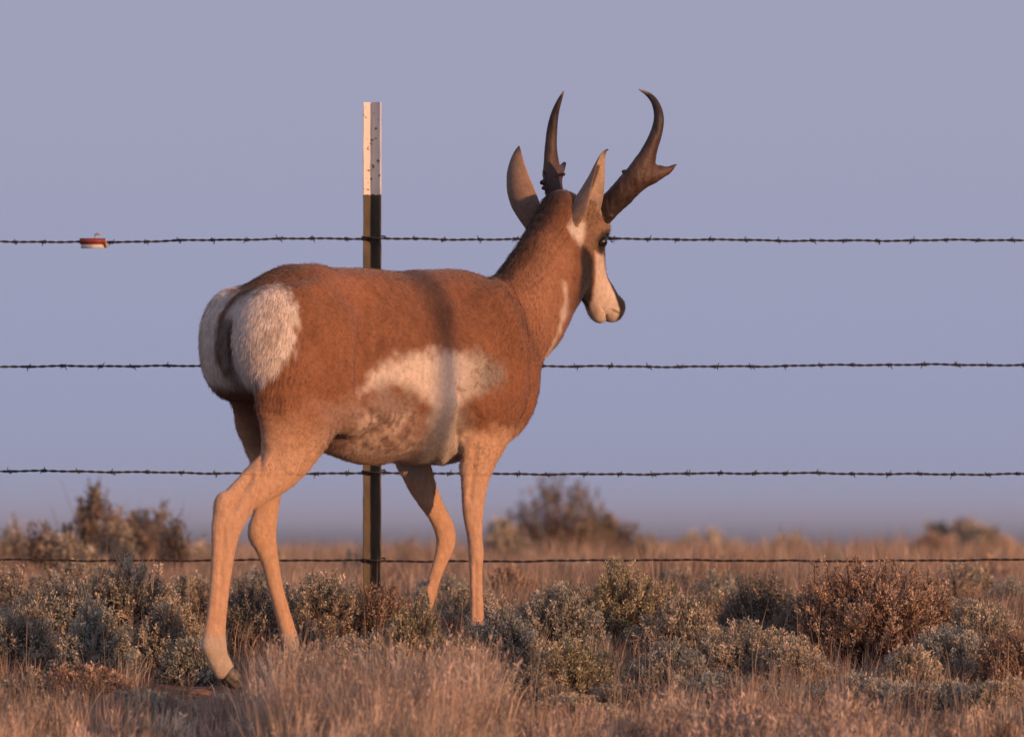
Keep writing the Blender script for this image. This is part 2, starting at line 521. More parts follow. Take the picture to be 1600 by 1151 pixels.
# cleft between the buttocks, and the tail lying in it
for (x_, y_) in ((352, 520), (350, 555), (352, 590), (358, 622)):
    F.ell(Lc(x_, y_, .008), (.040, .016, .040), k=.02, sign=-1)
F.chain([(Lc(404, 452, 0) + (0, 0, -.008), .018, .018), (Lc(374, 472, -.004), .020, .017), (Lc(357, 500, -.008), .018, .018), (Lc(352, 535, -.010), .014, .016), (Lc(353, 572, -.010), .008, .010)], (0, 1, 0), k=.008)
V, Q = F.nets()
V = smooth_mesh(V, Q, 3)
N = normals(V, Q)
def sculpt(V, N):
    M = V.copy(); M[:, 1] = np.abs(M[:, 1])
    px, py = L2px(M)
    d = np.zeros(len(V))
    def line(pl, w, a):
        nonlocal d
        d += a * np.exp(-(pdist(px, py, pl) / w) ** 2)
    line([(572, 480), (565, 540), (561, 600), (566, 636)], 9, -.0075)
    line([(546, 500), (542, 600)], 15, .005)
    line([(588, 470), (592, 520)], 22, -.007)
    line([(500, 436), (520, 445)], 14, .006)
    line([(440, 470), (478, 500), (500, 560)], 14, -.003)
    rb = np.clip(1 - np.abs(px - 655) / 70, 0, 1) * np.clip(1 - np.abs(py - 520) / 90, 0, 1)
    d += .0022 * rb * np.sin((px + (py - 500) * .18) * 2 * np.pi / 23)
    line([(778, 462), (800, 505), (818, 560)], 12, .005)
    line([(724, 468), (720, 540), (726, 610)], 15, -.0075)
    line([(728, 618), (748, 654), (726, 684)], 8, -.006)
    line([(757, 560), (765, 610)], 20, .005)
    line([(722, 612), (718, 660), (717, 716)], 5, -.009)
    line([(706, 622), (697, 660), (690, 716)], 9, .006)
    line([(409, 712), (405, 760), (399, 800)], 3.5, -.004)
    line([(424, 706), (392, 768)], 7, .003)
    line([(366, 792), (393, 748)], 6, -.007)
    line([(353, 830), (347, 900), (341, 975)], 3.5, -.0035)
    line([(838, 395), (820, 465)], 14, -.005)
    line([(882, 440), (862, 520)], 9, -.005)
    line([(743, 700), (736, 780)], 5, -.004)
    line([(744, 882), (744, 968)], 3, -.0025)
    line([(576, 640), (598, 662), (566, 688)], 8, -.006)
    line([(498, 610), (520, 660), (470, 700)], 12, -.003)
    bel = np.clip(1 - np.abs(px - 610) / 90, 0, 1) * np.clip(1 - np.abs(py - 672) / 50, 0, 1)
    d += .003 * bel * n3(V, 70, 50)
    d += .0013 * n3(V, 40, 51) * (py < 700)
    d *= 1.5
    d += np.where(py > 742, -.0018, 0)
    return V + N * d[:, None]
V = sculpt(V, N)
N = normals(V, Q)

# ---- coat colours, computed in body coordinates and mirrored across the spine
WHITE = np.array((.62, .54, .46)); RUST = np.array((.232, .102, .050)); CREAM = np.array((.50, .31, .19)); DARK = np.array((.055, .035, .026))
BLACK = np.array((.022, .016, .014)); GREYB = np.array((.26, .19, .15))
def step(d, w):
    t = np.clip(d / w * .5 + .5, 0, 1)
    return (t * t * (3 - 2 * t))[:, None]
def coat(V):
    n = len(V)
    M = V.copy(); M[:, 1] = np.abs(M[:, 1])
    px, py = L2px(M)
    nz = n3(V, 60, 1) * 5 + n3(V, 170, 2) * 4
    fine = n3(V, 420, 5)
    C = np.tile(RUST, (n, 1))
    C = C * (1 + .16 * n3(V, 16, 3) + .08 * n3(V, 45, 8) + .05 * fine)[:, None]
    C = C * (1 - .22 * step(n3(V * np.array((1, 1, .45)), 130, 40) * 10 - 7.5 + n3(V, 12, 41) * 2, 3))
    # lower legs and inner sides paler
    def paint(C, col, d, w, amt=1.0):
        a = step(d, w) * amt
        return C * (1 - a) + col * a
    side = M[:, 1]
    hindm = px < 600
    C = paint(C, CREAM, np.where(hindm, py - 672 + .12 * (px - 450) , py - 672) + nz * 1.6, np.where(hindm, 60, 16))
    head = (V - HO) @ HM
    hx, hy, hz = head[:, 0], np.abs(head[:, 1]), head[:, 2]
    onhead = (hx > -.02) & (py < 520) & (px > 840)
    # belly / underside of chest: reddish bounced light put into the coat colour
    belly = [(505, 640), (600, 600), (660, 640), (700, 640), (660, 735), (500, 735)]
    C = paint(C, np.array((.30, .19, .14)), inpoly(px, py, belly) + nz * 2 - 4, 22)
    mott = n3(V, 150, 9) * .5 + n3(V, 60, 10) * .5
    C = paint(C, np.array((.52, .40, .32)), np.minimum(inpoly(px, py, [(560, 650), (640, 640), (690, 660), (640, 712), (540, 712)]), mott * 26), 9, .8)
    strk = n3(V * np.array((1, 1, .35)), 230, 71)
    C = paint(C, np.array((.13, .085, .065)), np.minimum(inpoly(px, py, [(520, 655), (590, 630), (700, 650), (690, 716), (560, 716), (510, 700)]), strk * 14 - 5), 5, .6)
    # white flank
    fl = [(566, 612), (578, 588), (600, 566), (640, 552), (700, 549), (760, 557), (784, 572), (784, 594), (766, 610), (742, 622), (724, 640), (718, 740), (640, 740), (668, 690), (680, 640),
          (650, 612), (612, 600)]
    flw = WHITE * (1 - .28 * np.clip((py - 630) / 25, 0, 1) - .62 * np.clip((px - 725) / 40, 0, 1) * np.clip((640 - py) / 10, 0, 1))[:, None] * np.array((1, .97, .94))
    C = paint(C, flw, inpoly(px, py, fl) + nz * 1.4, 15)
    C = paint(C, RUST * .9, np.minimum(n3(V * np.array((1, 1, .6)), 420, 33) * 30 - 10, inpoly(px, py, [(740, 550), (810, 560), (810, 620), (740, 625)])), 10, .7)
    gry = [(576, 604), (600, 596), (640, 606), (662, 630), (640, 656), (596, 650), (574, 630)]
    C = paint(C, GREYB * .85, inpoly(px, py, gry) + nz * 2 - 3, 16, .6)
    # recess by the elbow: its shade painted into the coat in brown
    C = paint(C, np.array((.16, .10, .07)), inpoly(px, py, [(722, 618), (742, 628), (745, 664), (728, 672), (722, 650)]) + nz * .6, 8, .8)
    # white line down the front of the fore leg
    # rump patch
    rp = [(300, 420), (390, 446), (408, 452), (430, 446), (448, 456), (462, 480), (467, 505), (460, 530), (452, 556), (440, 578), (418, 592), (392, 606), (366, 628), (340, 650), (290, 650)]
    wh = inpoly(px, py, rp) + nz * 1.6 + 4.0 * n3(V * np.array((1, 1, .3)), 260, 60)
    C = paint(C, WHITE, np.where(V[:, 0] < .30, wh, -99), 9)
    patch = [(398, 470), (420, 475), (440, 500), (430, 540), (405, 575), (388, 560), (398, 520)]
    C = paint(C, np.array((.36, .29, .24)), np.minimum(inpoly(px, py, patch) + nz * 1.5, nz * 3), 12, .65)
    # brown line of the tail
    sd = np.abs(V[:, 1] + np.interp(py, [450, 500, 560], [0, .012, .016]))
    tl = np.where((V[:, 0] < .17) & (py < 590), (np.interp(py, [440, 470, 510, 560], [.022, .015, .0115, .008]) - sd) * 500 + nz * .5, -50)
    C = paint(C, np.array((.17, .085, .045)), tl, 6)
    C = paint(C, np.array((.14, .10, .08)), np.where(py > 500, np.minimum((.024 - np.abs(V[:, 1] - .008)) * 400, (.035 - V[:, 0]) * 0 + 6), -50) * (V[:, 0] < .16) + nz * .5 - 50 * (V[:, 0] >= .16), 8, .75)  # shade in the cleft between the buttocks, painted into the colour
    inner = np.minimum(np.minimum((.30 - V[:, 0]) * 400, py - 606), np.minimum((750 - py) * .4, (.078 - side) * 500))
    C = paint(C, np.array((.13, .07, .045)), inner + nz * .3, 16, .8)  # shading of the inner thighs put into the coat colour
    # croup darker hair
    C = paint(C, RUST * .5, 22 - np.hypot(px - 448, (py - 424) * 1.3) + nz, 22, .6)
    # mane
    mane = (.038 - side) * 420 + nz * .4
    mane = np.where((px > 760) & (V[:, 0] > .88), np.minimum(mane, (446 - py + .25 * (px - 790)) * .6), -50)
    frontness = (V[:, 0] - np.interp(py, [330, 365, 400, 440, 480], [1.09, 1.06, 1.03, .99, .95]))
    C = paint(C, np.array((.045, .03, .024)), np.where(frontness < .01, mane, -50), 14, .97)
    C = paint(C, np.array((.12, .065, .04)), 4 - pdist(px, py, [(762, 432), (790, 452), (814, 490), (832, 530), (840, 556)]) + nz * .5, 10, .8)  # crease between neck and shoulder, its shade painted in
    C = paint(C, np.array((.36, .185, .105)), np.where((V[:, 0] > .9), inpoly(px, py, [(850, 370), (900, 380), (905, 480), (850, 560), (838, 520), (815, 470), (825, 420)]), -50), 24, .6)
    # throat bands
    C = paint(C, WHITE, inpoly(px, py, [(877, 434), (886, 438), (888, 490), (874, 522), (852, 566), (847, 560), (870, 520), (881, 470)]) + nz * .5 - 1.6, 5, .8)
    # ---- head
    hp = onhead
    MH = HO + hx[:, None] * fh + hy[:, None] * rh + hz[:, None] * uh
    px, py = L2px(MH)
    def ph(C, col, d, w, amt=1.0):
        return paint(C, col, np.where(hp, d, -50), w, amt)
    # white cheek under the ear
    C = ph(C, WHITE, inpoly(px, py, [(886, 354), (898, 334), (914, 332), (916, 350), (912, 374), (907, 382), (894, 374)]) + nz * .6, 6)
    C = ph(C, np.array((.24, .145, .09)), inpoly(px, py, [(915, 300), (958, 330), (962, 365), (925, 398), (914, 388), (918, 350)]) + nz * .5, 6)
    # forehead tuft
    C = ph(C, np.array((.55, .43, .33)), inpoly(px, py, [(848, 312), (862, 300), (890, 304), (884, 320), (860, 330)]) + nz * .4, 6)
    C = ph(C, np.array((.52, .42, .33)), inpoly(px, py, [(928, 300), (944, 310), (964, 330), (964, 350), (950, 346), (934, 326)]) + nz * .4, 5)
    C = ph(C, np.array((.50, .38, .28)), inpoly(px, py, [(850, 318), (858, 302), (884, 300), (880, 314)]) + nz, 5)
    # pale muzzle side
    C = ph(C, WHITE * (1, .92, .85), inpoly(px, py, [(930, 392), (942, 400), (948, 424), (960, 450), (978, 478), (975, 500), (950, 512), (920, 500), (922, 478), (929, 440)]) + nz * .3, 4)
    # black face and nose
    ztop = np.interp(hx, [.1, .155, .21, .262, .3, .34], [.02, -.010, -.028, -.037, -.044, -.062])
    blk = np.minimum((hx - .120) * 600, (hz - (ztop - np.interp(hx, [.12, .16, .2, .26, .29, .32], [.014, .014, .018, .020, .026, .034]))) * 800)
    mouthz = np.interp(hx, [.2, .3], [-.095, -.090])
    C = ph(C, BLACK, np.minimum(blk, (hz - mouthz) * 800) + nz * .2, 4)
    C = ph(C, BLACK * 2, 1.5 - pdist(px, py, [(980, 486), (968, 489), (958, 484)]), 2, .8)
    C = ph(C, np.array((.34, .24, .17)), 9 - np.hypot(px - 930, (py - 487) * 1.2) + nz, 9, .6)
    C = ph(C, np.array((.40, .34, .28)), 8 - np.hypot(px - 950, py - 500) + nz * .5, 9, .5)
    C = ph(C, BLACK * 1.6, 15 - np.hypot((hx - .113) * 480, (hz + .020) * 520) + nz * .3, 4, 1.0)
    C = ph(C, BLACK * 2, np.minimum(10 - np.abs(hx - .118) * 700, hz * 600 + 14), 5, .6)
    # black jaw patch
    C = ph(C, RUST * .6, inpoly(px, py, [(898, 385), (914, 392), (912, 450), (906, 486), (888, 492), (892, 450)]) + nz * .8, 8, .6)
    C = ph(C, BLACK, inpoly(px, py, [(911, 386), (920, 392), (928, 408), (928, 442), (924, 468), (914, 482), (902, 484), (903, 462), (907, 440), (907, 408)]) + nz * .35, 5)
    # back to whole-body coordinates
    px, py = L2px(M)
    C = paint(C, np.array((.42, .36, .28)), np.where(hindm, py - 990, -50) + nz, 14, .8)
    C *= (1 + .08 * fine)[:, None]
    return np.clip(C, .01, .9)
cols = coat(V)
fur_mat = mat_attr("pronghorn_coat", rough=0.85, spec=0.15, noise_scale=90, var=.16, sheen=.15, bump=.35, aniso=(1, 1, .5))
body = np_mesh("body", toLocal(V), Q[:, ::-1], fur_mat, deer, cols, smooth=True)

# ---- fur: short tapered hairs over the whole coat
def hairs(V, N, cols, count, seed, Lfun, name, mat, width=.0009, lift=.35):
    rs = np.random.RandomState(seed)
    i = rs.randint(0, len(V), count)
    L, keep, flow = Lfun(V[i], N[i])
    m = rs.rand(count) < keep
    i = i[m]; L = L[m]; flow = flow[m]
    p = V[i] + rs.normal(size=(len(i), 3)) * .0015
    nn = N[i]
    t = flow - nn * np.sum(flow * nn, 1, keepdims=True)
    t /= np.linalg.norm(t, axis=1, keepdims=True) + 1e-6
    d = t + nn * lift + rs.normal(size=t.shape) * .13
    d /= np.linalg.norm(d, axis=1, keepdims=True)
    w = np.cross(d, nn + rs.normal(size=nn.shape) * .6); w /= np.linalg.norm(w, axis=1, keepdims=True) + 1e-6
    L = (L * rs.uniform(.6, 1.25, len(L)))[:, None]
    wd = width * (1 + L * 20)
    a = p - nn * .001 + w * wd * .5; b = p - nn * .001 - w * wd * .5
    mid = p + d * L * .55 + nn * L * .05
    c = mid - w * wd * .35; e = mid + w * wd * .35
    tip = p + d * L - nn * L * .05
    n = len(p)
    VV = np.stack([a, b, c, e, tip], 1).reshape(-1, 3)
    k = np.arange(n)[:, None] * 5
    T = np.concatenate([k + [0, 1, 2], k + [0, 2, 3], k + [3, 2, 4]])
    cc = cols[i] * rs.uniform(.85, 1.2, (n, 1))
    CC = np.repeat(cc, 5, axis=0)
    return np_mesh(name, toLocal(VV), T[:, ::-1], mat, deer, CC)
def coatlen(V, N):
    M = V.copy(); M[:, 1] = np.abs(M[:, 1])
    px, py = L2px(M)
    n = len(V)
    L = np.full(n, .0065)
    keep = np.full(n, 1.0)
    flow = np.tile(np.array((-1.0, 0, -.45)), (n, 1))
    legs = (py > 740)
    L[legs] = .0028
    lower = (py > 640) & (py <= 740)
    L[lower] = .007
    flow[py > 690] = (-.15, 0, -1)
    rump = (px < 452 + np.random.RandomState(3).normal(size=n) * 16) & (py < 640)
    L[rump] = .017
    flow[rump] = (-.2, 0, -1)
    mane = (px > 760) & (py < 440) & (M[:, 1] < .03) & (V[:, 0] < 1.08)
    L[mane] = .020
    neck = (px > 770) & (py < 560) & ~mane
    L[neck] = .009
    flow[neck | mane] = (-.35, 0, -1)
    headm = ((V - HO) @ HM)[:, 0] > .02
    headm &= (py < 520) & (px > 850)
    L[headm] = .005
    muz = ((V - HO) @ HM)[:, 0] > .20
    L[muz & headm] = .0025
    flow[headm] = -fh
    tuft = headm & (py < 345)
    L[tuft] = .009
    pad = headm & (px > 932) & (py > 304) & (py < 350)
    L[pad] = .015
    return L, keep, flow
hair_mat = mat_attr("pronghorn_hair", rough=0.8, spec=0.2, noise_scale=20, var=.1, sheen=.0)
hairs(V, N, cols, 260000, 4, coatlen, "coat_hair", hair_mat, width=.0006, lift=.07)

# ---- horns
horn_mat = mat_attr("horn_sheath", rough=0.55, spec=0.35, noise_scale=70, var=.45, bump=.9, aniso=(1, 1, .35))
def P2L(px, py, Y):
    """photo pixel at world depth Y -> body coordinates"""
    w = P(px, py, Y)
    dx = w.x - AX0; dy = w.y
    return np.array((dx * CA + dy * SA, dx * SA - dy * CA, w.z))
def yof(p):
    return p[0] * SA - p[1] * CA
def horn(main, prong, burrs, name):
    allp = main + prong
    L = np.array([P2L(*q[:3]) for q in allp])
    lo = L.min(0) - .04; hi = L.max(0) + .04
    G = Field(lo, hi, .0022)
    fwd = fh * (1, 1, 0); fwd /= np.linalg.norm(fwd)
    G.chain([(P2L(*q[:3]), q[3], q[4]) for q in main], fwd, k=0, sub=6)
    G.chain([(P2L(*q[:3]), q[3], q[4]) for q in prong], (0, 0, 1), k=.012, sub=5)
    for (x, y, Y, r) in burrs:
        G.ell(P2L(x, y, Y), (r, r, r * .8), k=.004)
    v, q = G.nets()
    v = smooth_mesh(v, q, 2)
    n = normals(v, q)
    rg = n3(v * np.array((1, 1, .35)), 260, 21) * .0011 + n3(v, 700, 22) * .0005
    zt = (v[:, 2] - L[0, 2]) / (L[:, 2].max() - L[0, 2])
    rg *= np.clip(1.3 - zt * 1.6, 0, 1)
    v = v + n * rg[:, None]
    base = np.array((.036, .024, .019))[None, :] * (1 + .35 * n3(v, 80, 23))[:, None]
    brown = np.array((.10, .050, .031))
    a = np.clip(1 - np.abs(zt - .38) / .34, 0, 1)[:, None] * .6
    c = base * (1 - a) + brown * a
    tip = np.clip((zt - .955) / .05, 0, 1)[:, None]
    c = c * (1 - tip) + np.array((.45, .36, .28)) * tip
    return np_mesh(name, toLocal(v), q[:, ::-1], horn_mat, deer, np.clip(c, .01, 1), smooth=True)
YR = yof(Hd(.07, .045, .02)); YL = yof(Hd(.07, -.045, .02))
p_ = PPM
horn([(942, 336, YR, .027, .027), (954, 320, YR - .005, .032, .029), (977, 297, YR - .015, .037, .030), (1000, 269, YR - .02, .036, .028), (1015, 235, YR - .022, .022, .018), (1026, 206, YR - .02, .0155, .0145),
      (1029.5, 182, YR - .015, .0125, .0125), (1024, 161, YR - .008, .0095, .0095), (1013.5, 148, YR, .0065, .0065), (999, 139.5, YR + .004, .0022, .0022)],
     [(992, 280, YR - .02, .026, .030), (1012, 274, YR - .012, .026, .024), (1028, 270, YR - .004, .019, .016), (1043, 266, YR + .002, .0105, .009), (1057, 257, YR + .004, .002, .002)],
     [(955, 338, YR - .02, .006), (993, 302, YR - .025, .006), (975, 268, YR - .03, .006), (940, 316, YR - .02, .007)], "horn")
horn([(872, 322, YL, .024, .022), (866, 300, YL + .002, .026, .0215), (863, 278, YL + .008, .028, .020), (861.5, 254, YL + .014, .023, .017), (861, 228, YL + .016, .0165, .0145), (862.5, 203, YL + .014, .013, .0135),
      (866.5, 180, YL + .008, .010, .0105), (873, 160, YL, .007, .0065), (881, 142, YL - .006, .002, .002)],
     [(864, 272, YL + .01, .014, .022), (870, 268, YL + .04, .012, .018), (877, 262, YL + .068, .008, .010), (882, 255, YL + .085, .004, .004)],
     [(848, 285, YL - .008, .008), (850, 294, YL - .01, .006), (880, 272, YL - .012, .006), (852, 268, YL - .01, .005)], "horn")

# ---- ears
ear_mat = mat_attr("ear_fur", rough=0.9, spec=0.1, noise_scale=120, var=.2, sheen=.1, trans=.15)
def ear(base, tip, open_dir, W, curve, name, seed, bow=(0, 0, 0)):
    """cupped leaf-shaped ear; body coordinates"""
    base = np.array(base); tip = np.array(tip)
    A = tip - base; Ln = np.linalg.norm(A); A /= Ln
    Nn = np.array(open_dir, float); Nn -= A * Nn.dot(A); Nn /= np.linalg.norm(Nn)
    S = np.cross(A, Nn)
    nu, nv = 28, 17
    u = np.linspace(0, 1, nu); v = np.linspace(-1, 1, nv)
    w = W * np.interp(u, [0, .12, .3, .5, .7, .85, .95, 1], [.62, .80, 1.0, .98, .76, .48, .24, .04])
    th = np.radians(np.interp(u, [0, .2, .45, .75, 1], [150, 128, 92, 60, 35]))
    out = []
    for sgn, off in ((1, 0.0), (-1, .0045)):
        U, Vv = np.meshgrid(u, v, indexing='ij')
        ang = Vv * th[:, None]
        rad = w[:, None] / np.maximum(np.sin(np.minimum(th, np.pi / 2))[:, None], .5) - off * (1 - np.abs(Vv) ** 4)
        pos = base + A * (U * Ln)[..., None] + S * (rad * np.sin(ang))[..., None] + Nn * ((w[:, None] * .6 - rad * np.cos(ang)))[..., None] + (Nn * curve * Ln + np.array(bow)) * np.sin(U * np.pi)[..., None]
        out.append(pos)
    VV = np.concatenate([out[0].reshape(-1, 3), out[1].reshape(-1, 3)])
    n0 = nu * nv
    faces = []
    for i in range(nu - 1):
        for j in range(nv - 1):
            a = i * nv + j
            faces.append((a, a + 1, a + nv + 1, a + nv))
            b = a + n0
            faces.append((b, b + nv, b + nv + 1, b + 1))
        for j in (0, nv - 1):
            a = i * nv + j
            faces.append((a, a + nv, a + nv + n0, a + n0) if j == 0 else (a + nv, a, a + n0, a + nv + n0))
    for i in (0, nu - 1):
        for j in range(nv - 1):
            a = i * nv + j
            faces.append((a, a + n0, a + n0 + 1, a + 1))
    Uf = np.tile(np.repeat(u, nv), 2); Vf = np.tile(np.tile(v, nu), 2)
    inner = np.arange(len(VV)) >= n0
    C = np.where(inner[:, None], np.array((.52, .40, .30)), np.array((.27, .18, .13)))
    dark = (inner & (np.abs(Vf) < .45) & (Uf < .75))[:, None]
    C = np.where(dark, np.array((.15, .095, .07)), C)
    tipm = np.clip((Uf - .88) / .12, 0, 1)[:, None]
    C = C * (1 - tipm) + np.array((.07, .045, .035)) * tipm
    rim = (np.abs(Vf) > .93)[:, None]
    C = np.where(rim & (Uf[:, None] < .9), np.array((.48, .32, .22)), C)
    C = C * (1 + .12 * n3(VV, 200, seed))[:, None]
    o = np_mesh(name, toLocal(VV), np.array(faces), ear_mat, deer, C, smooth=True)
    sm = o.modifiers.new("sub", 'SUBSURF'); sm.levels = 1; sm.render_levels = 1
    return o
def wl(x, y, z):      # world direction -> body direction
    return np.array((x * CA + y * SA, x * SA - y * CA, z))
ER = yof(Hd(.01, .055, .0)); EL = yof(Hd(.01, -.055, .0))
ear(P2L(883, 349, ER), P2L(950, 233, ER - .02), wl(.86, -.36, .10), .041, -.02, "ear", 31, bow=wl(.015, 0, .0))
ear(P2L(836, 360, EL - .012), P2L(811, 228, EL + .01), wl(.35, .95, .10), .036, -.10, "ear", 32, bow=wl(-.016, 0, 0))

# ---- eyes
eye_mat = mat_flat("eye_black", (.012, .008, .006), rough=.06, col2=(.03, .015, .008), spec=.8)
lash_mat = mat_flat("lash_black", (.01, .008, .007), rough=.6)
def uvsphere(c, r, nu=24, nv=14, sc=(1, 1, 1)):
    vs = []; fs = []
    for i in range(nv + 1):
        a = math.pi * i / nv
        for j in range(nu):
            b = 2 * math.pi * j / nu
            vs.append((c[0] + r * sc[0] * math.sin(a) * math.cos(b), c[1] + r * sc[1] * math.sin(a) * math.sin(b), c[2] + r * sc[2] * math.cos(a)))
    for i in range(nv):
        for j in range(nu):
            fs.append((i * nu + j, (i + 1) * nu + j, (i + 1) * nu + (j + 1) % nu, i * nu + (j + 1) % nu))
    return np.array(vs), np.array(fs)
for sg in (1, -1):
    v, f = uvsphere(Hd(.110, sg * .0535, -.024), .0145)
    eo = np_mesh("eye", toLocal(v), f, eye_mat, deer, smooth=True)
    rs = np.random.RandomState(7)
    VV = []; FF = []
    for i in range(26):
        b = Hd(.095 + .030 * i / 26, sg * .068, -.010)
        d = fh * rs.uniform(-.2, .7) + rh * sg * rs.uniform(.5, 1) + uh * rs.uniform(.1, .5)
        d /= np.linalg.norm(d)
        k = len(VV)
        VV += [b + fh * .0009, b - fh * .0009, b + d * rs.uniform(.010, .017)]
        FF.append((k, k + 1, k + 2))
    np_mesh("eyelashes", toLocal(np.array(VV)), np.array(FF), lash_mat, eo)

# ---- hooves: two claws each
hoof_mat = mat_flat("hoof_horn", (.16, .13, .10), rough=.5, col2=(.05, .04, .035), scale=60, bump=.4)
def hoof(top, toe, rside, h):
    A = Lc(top[0], top[1], rside); B = Lc(toe[0], toe[1], rside)
    G = Field(np.minimum(A, B) - .045, np.maximum(A, B) + .045, .0025)
    for sg in (1, -1):
        o = np.array((0, sg * .011, 0)); o2 = np.array((0, sg * .0085, 0))
        G.chain([(A + o, .0125, h * 1.0), (A * .4 + B * .6 + o, .0125, h * .95), (B + o2, .007, h * .45)], (0, 1, 0), k=0.003, sub=3)
    v, q = G.nets(); v = smooth_mesh(v, q, 2)
    return np_mesh("hoof", toLocal(v), q[:, ::-1], hoof_mat, deer, smooth=True)
hoof((355, 1053), (372, 1070), .095, .020)
hoof((466, 1034), (482, 1046), -.095, .017)
hoof((757, 1024), (772, 1036), .09, .016)
hoof((655, 990), (662, 1006), -.09, .015)

# ------------------------------------------------------------------ the fence
FY = 1.70                                   # the fence runs straight across, this far beyond the rump
wire_mat = mat_flat("rusty_wire", (.034, .027, .025), rough=.7, metal=.3, col2=(.060, .036, .026), scale=150, lo=.4, hi=.65)
post_mat, pnt, pb = mat_new("post_paint")
tc = pnt.nodes.new("ShaderNodeTexCoord"); sx = pnt.nodes.new("ShaderNodeSeparateXYZ")
pnt.links.new(tc.outputs['Object'], sx.inputs[0])
n1 = pnt.nodes.new("ShaderNodeTexNoise"); n1.inputs['Scale'].default_value = 55; n1.inputs['Detail'].default_value = 6
mpz = pnt.nodes.new("ShaderNodeMapping"); mpz.inputs['Scale'].default_value = (1, 1, .35)
pnt.links.new(tc.outputs['Object'], mpz.inputs[0]); pnt.links.new(mpz.outputs[0], n1.inputs[0])
n2 = pnt.nodes.new("ShaderNodeTexNoise"); n2.inputs['Scale'].default_value = 75; n2.inputs['Detail'].default_value = 4
pnt.links.new(tc.outputs['Object'], n2.inputs[0])
olive = pnt.nodes.new("ShaderNodeValToRGB")
olive.color_ramp.elements[0].position = .42; olive.color_ramp.elements[0].color = (.042, .038, .020, 1)
olive.color_ramp.elements[1].position = .62; olive.color_ramp.elements[1].color = (.080, .052, .026, 1)
pnt.links.new(n1.outputs[0], olive.inputs[0])
whr = pnt.nodes.new("ShaderNodeValToRGB")
whr.color_ramp.elements[0].position = .625; whr.color_ramp.elements[0].color = (.70, .66, .60, 1)
whr.color_ramp.elements[1].position = .655; whr.color_ramp.elements[1].color = (.13, .06, .035, 1)
pnt.links.new(n2.outputs[0], whr.inputs[0])
ad = pnt.nodes.new("ShaderNodeMath"); ad.operation = 'MULTIPLY_ADD'; ad.inputs[1].default_value = .012
pnt.links.new(n2.outputs[0], ad.inputs[0]); pnt.links.new(sx.outputs[2], ad.inputs[2])
gt = pnt.nodes.new("ShaderNodeMath"); gt.operation = 'GREATER_THAN'
pnt.links.new(ad.outputs[0], gt.inputs[0])
pm = pnt.nodes.new("ShaderNodeMix"); pm.data_type = 'RGBA'
pnt.links.new(gt.outputs[0], pm.inputs[0]); pnt.links.new(olive.outputs[0], pm.inputs[6]); pnt.links.new(whr.outputs[0], pm.inputs[7])
pnt.links.new(pm.outputs[2], pb.inputs['Base Color'])
pb.inputs['Roughness'].default_value = .55
bpn = pnt.nodes.new("ShaderNodeBump"); bpn.inputs['Strength'].default_value = .3; bpn.inputs['Distance'].default_value = .002
pnt.links.new(n1.outputs[0], bpn.inputs['Height']); pnt.links.new(bpn.outputs[0], pb.inputs['Normal'])

p0 = P(581, 900, FY); PX = p0.x
PTOP = P(581, 160, FY).z
PBASE = float(ground(PX, FY)) - .02
gt.inputs[1].default_value = P(581, 305, FY).z - PBASE + .006
fence = thing("wire_fence", "barbed wire fence with an olive steel post tipped in white paint, standing behind the pronghorn", "fence", (PX, FY, PBASE))
def tpost(x, y, zb, zt, phi, name="t_post"):
    """steel T-post: flange, stem, studs; local z from zb"""
    d = np.array((math.sin(phi), -math.cos(phi), 0)); e = np.array((math.cos(phi), math.sin(phi), 0))
    fw, ft, sd, st = .0285, .004, .036, .0045
    prof = [(-fw, 0), (-fw, -.002), (-fw + .003, -ft), (fw - .003, -ft), (fw, -.002), (fw, 0), (st * .5 + .004, .0015), (st * .5 + .001, .006), (st * .5, sd - .0015), (0, sd), (-st * .5, sd - .0015), (-st * .5 - .001, .006), (-st * .5 - .004, .0015)]
    n = len(prof); V_ = []; F_ = []
    zs = np.linspace(0, zt - zb, 60)
    rs = np.random.RandomState(5)
    for z in zs:
        for (a, b) in prof:
            q = e * a + d * b + rs.normal(size=3) * .00035
            V_.append((x + q[0], y + q[1], z))
    for i in range(len(zs) - 1):
        for j in range(n):
            F_.append((i * n + j, i * n + (j + 1) % n, (i + 1) * n + (j + 1) % n, (i + 1) * n + j))
    # cap as quads fanned to a centre
    t0 = (len(zs) - 1) * n
    c = len(V_); V_.append((x, y, zs[-1]))
    for j in range(n):
        F_.append((t0 + j, t0 + (j + 1) % n, c, c))
    # studs along the flange rims
    z = .10
    while z < zt - zb - .02:
        for a in (fw - .004,):
            cc = np.array((x, y, z)) + e * (a + rs.uniform(0, .0015)) + d * .001
            b0 = len(V_)
            for k in range(8):
                s_ = np.array(((k & 1) * 2 - 1, ((k >> 1) & 1) * 2 - 1, ((k >> 2) & 1) * 2 - 1)) * np.array((.0022, .003, .006))
                V_.append(tuple(cc + e * s_[0] + d * s_[1] + np.array((0, 0, s_[2] * (1 if s_[0] < 0 else .5)))))
            F_ += [tuple(b0 + i for i in q) for q in ((0, 1, 3, 2), (4, 6, 7, 5), (0, 4, 5, 1), (2, 3, 7, 6), (0, 2, 6, 4), (1, 5, 7, 3))]
        z += .054
    VV = np.array(V_) - np.array((PX, FY, 0)) * 1.0
    return VV, F_
def quads_obj(name, V_, F_, mat, parent):
    me = bpy.data.meshes.new(name)
    me.from_pydata([tuple(v) for v in V_], [], [tuple(dict.fromkeys(f)) for f in F_])
    me.materials.append(mat); me.update()
    return link(bpy.data.objects.new(name, me), parent)
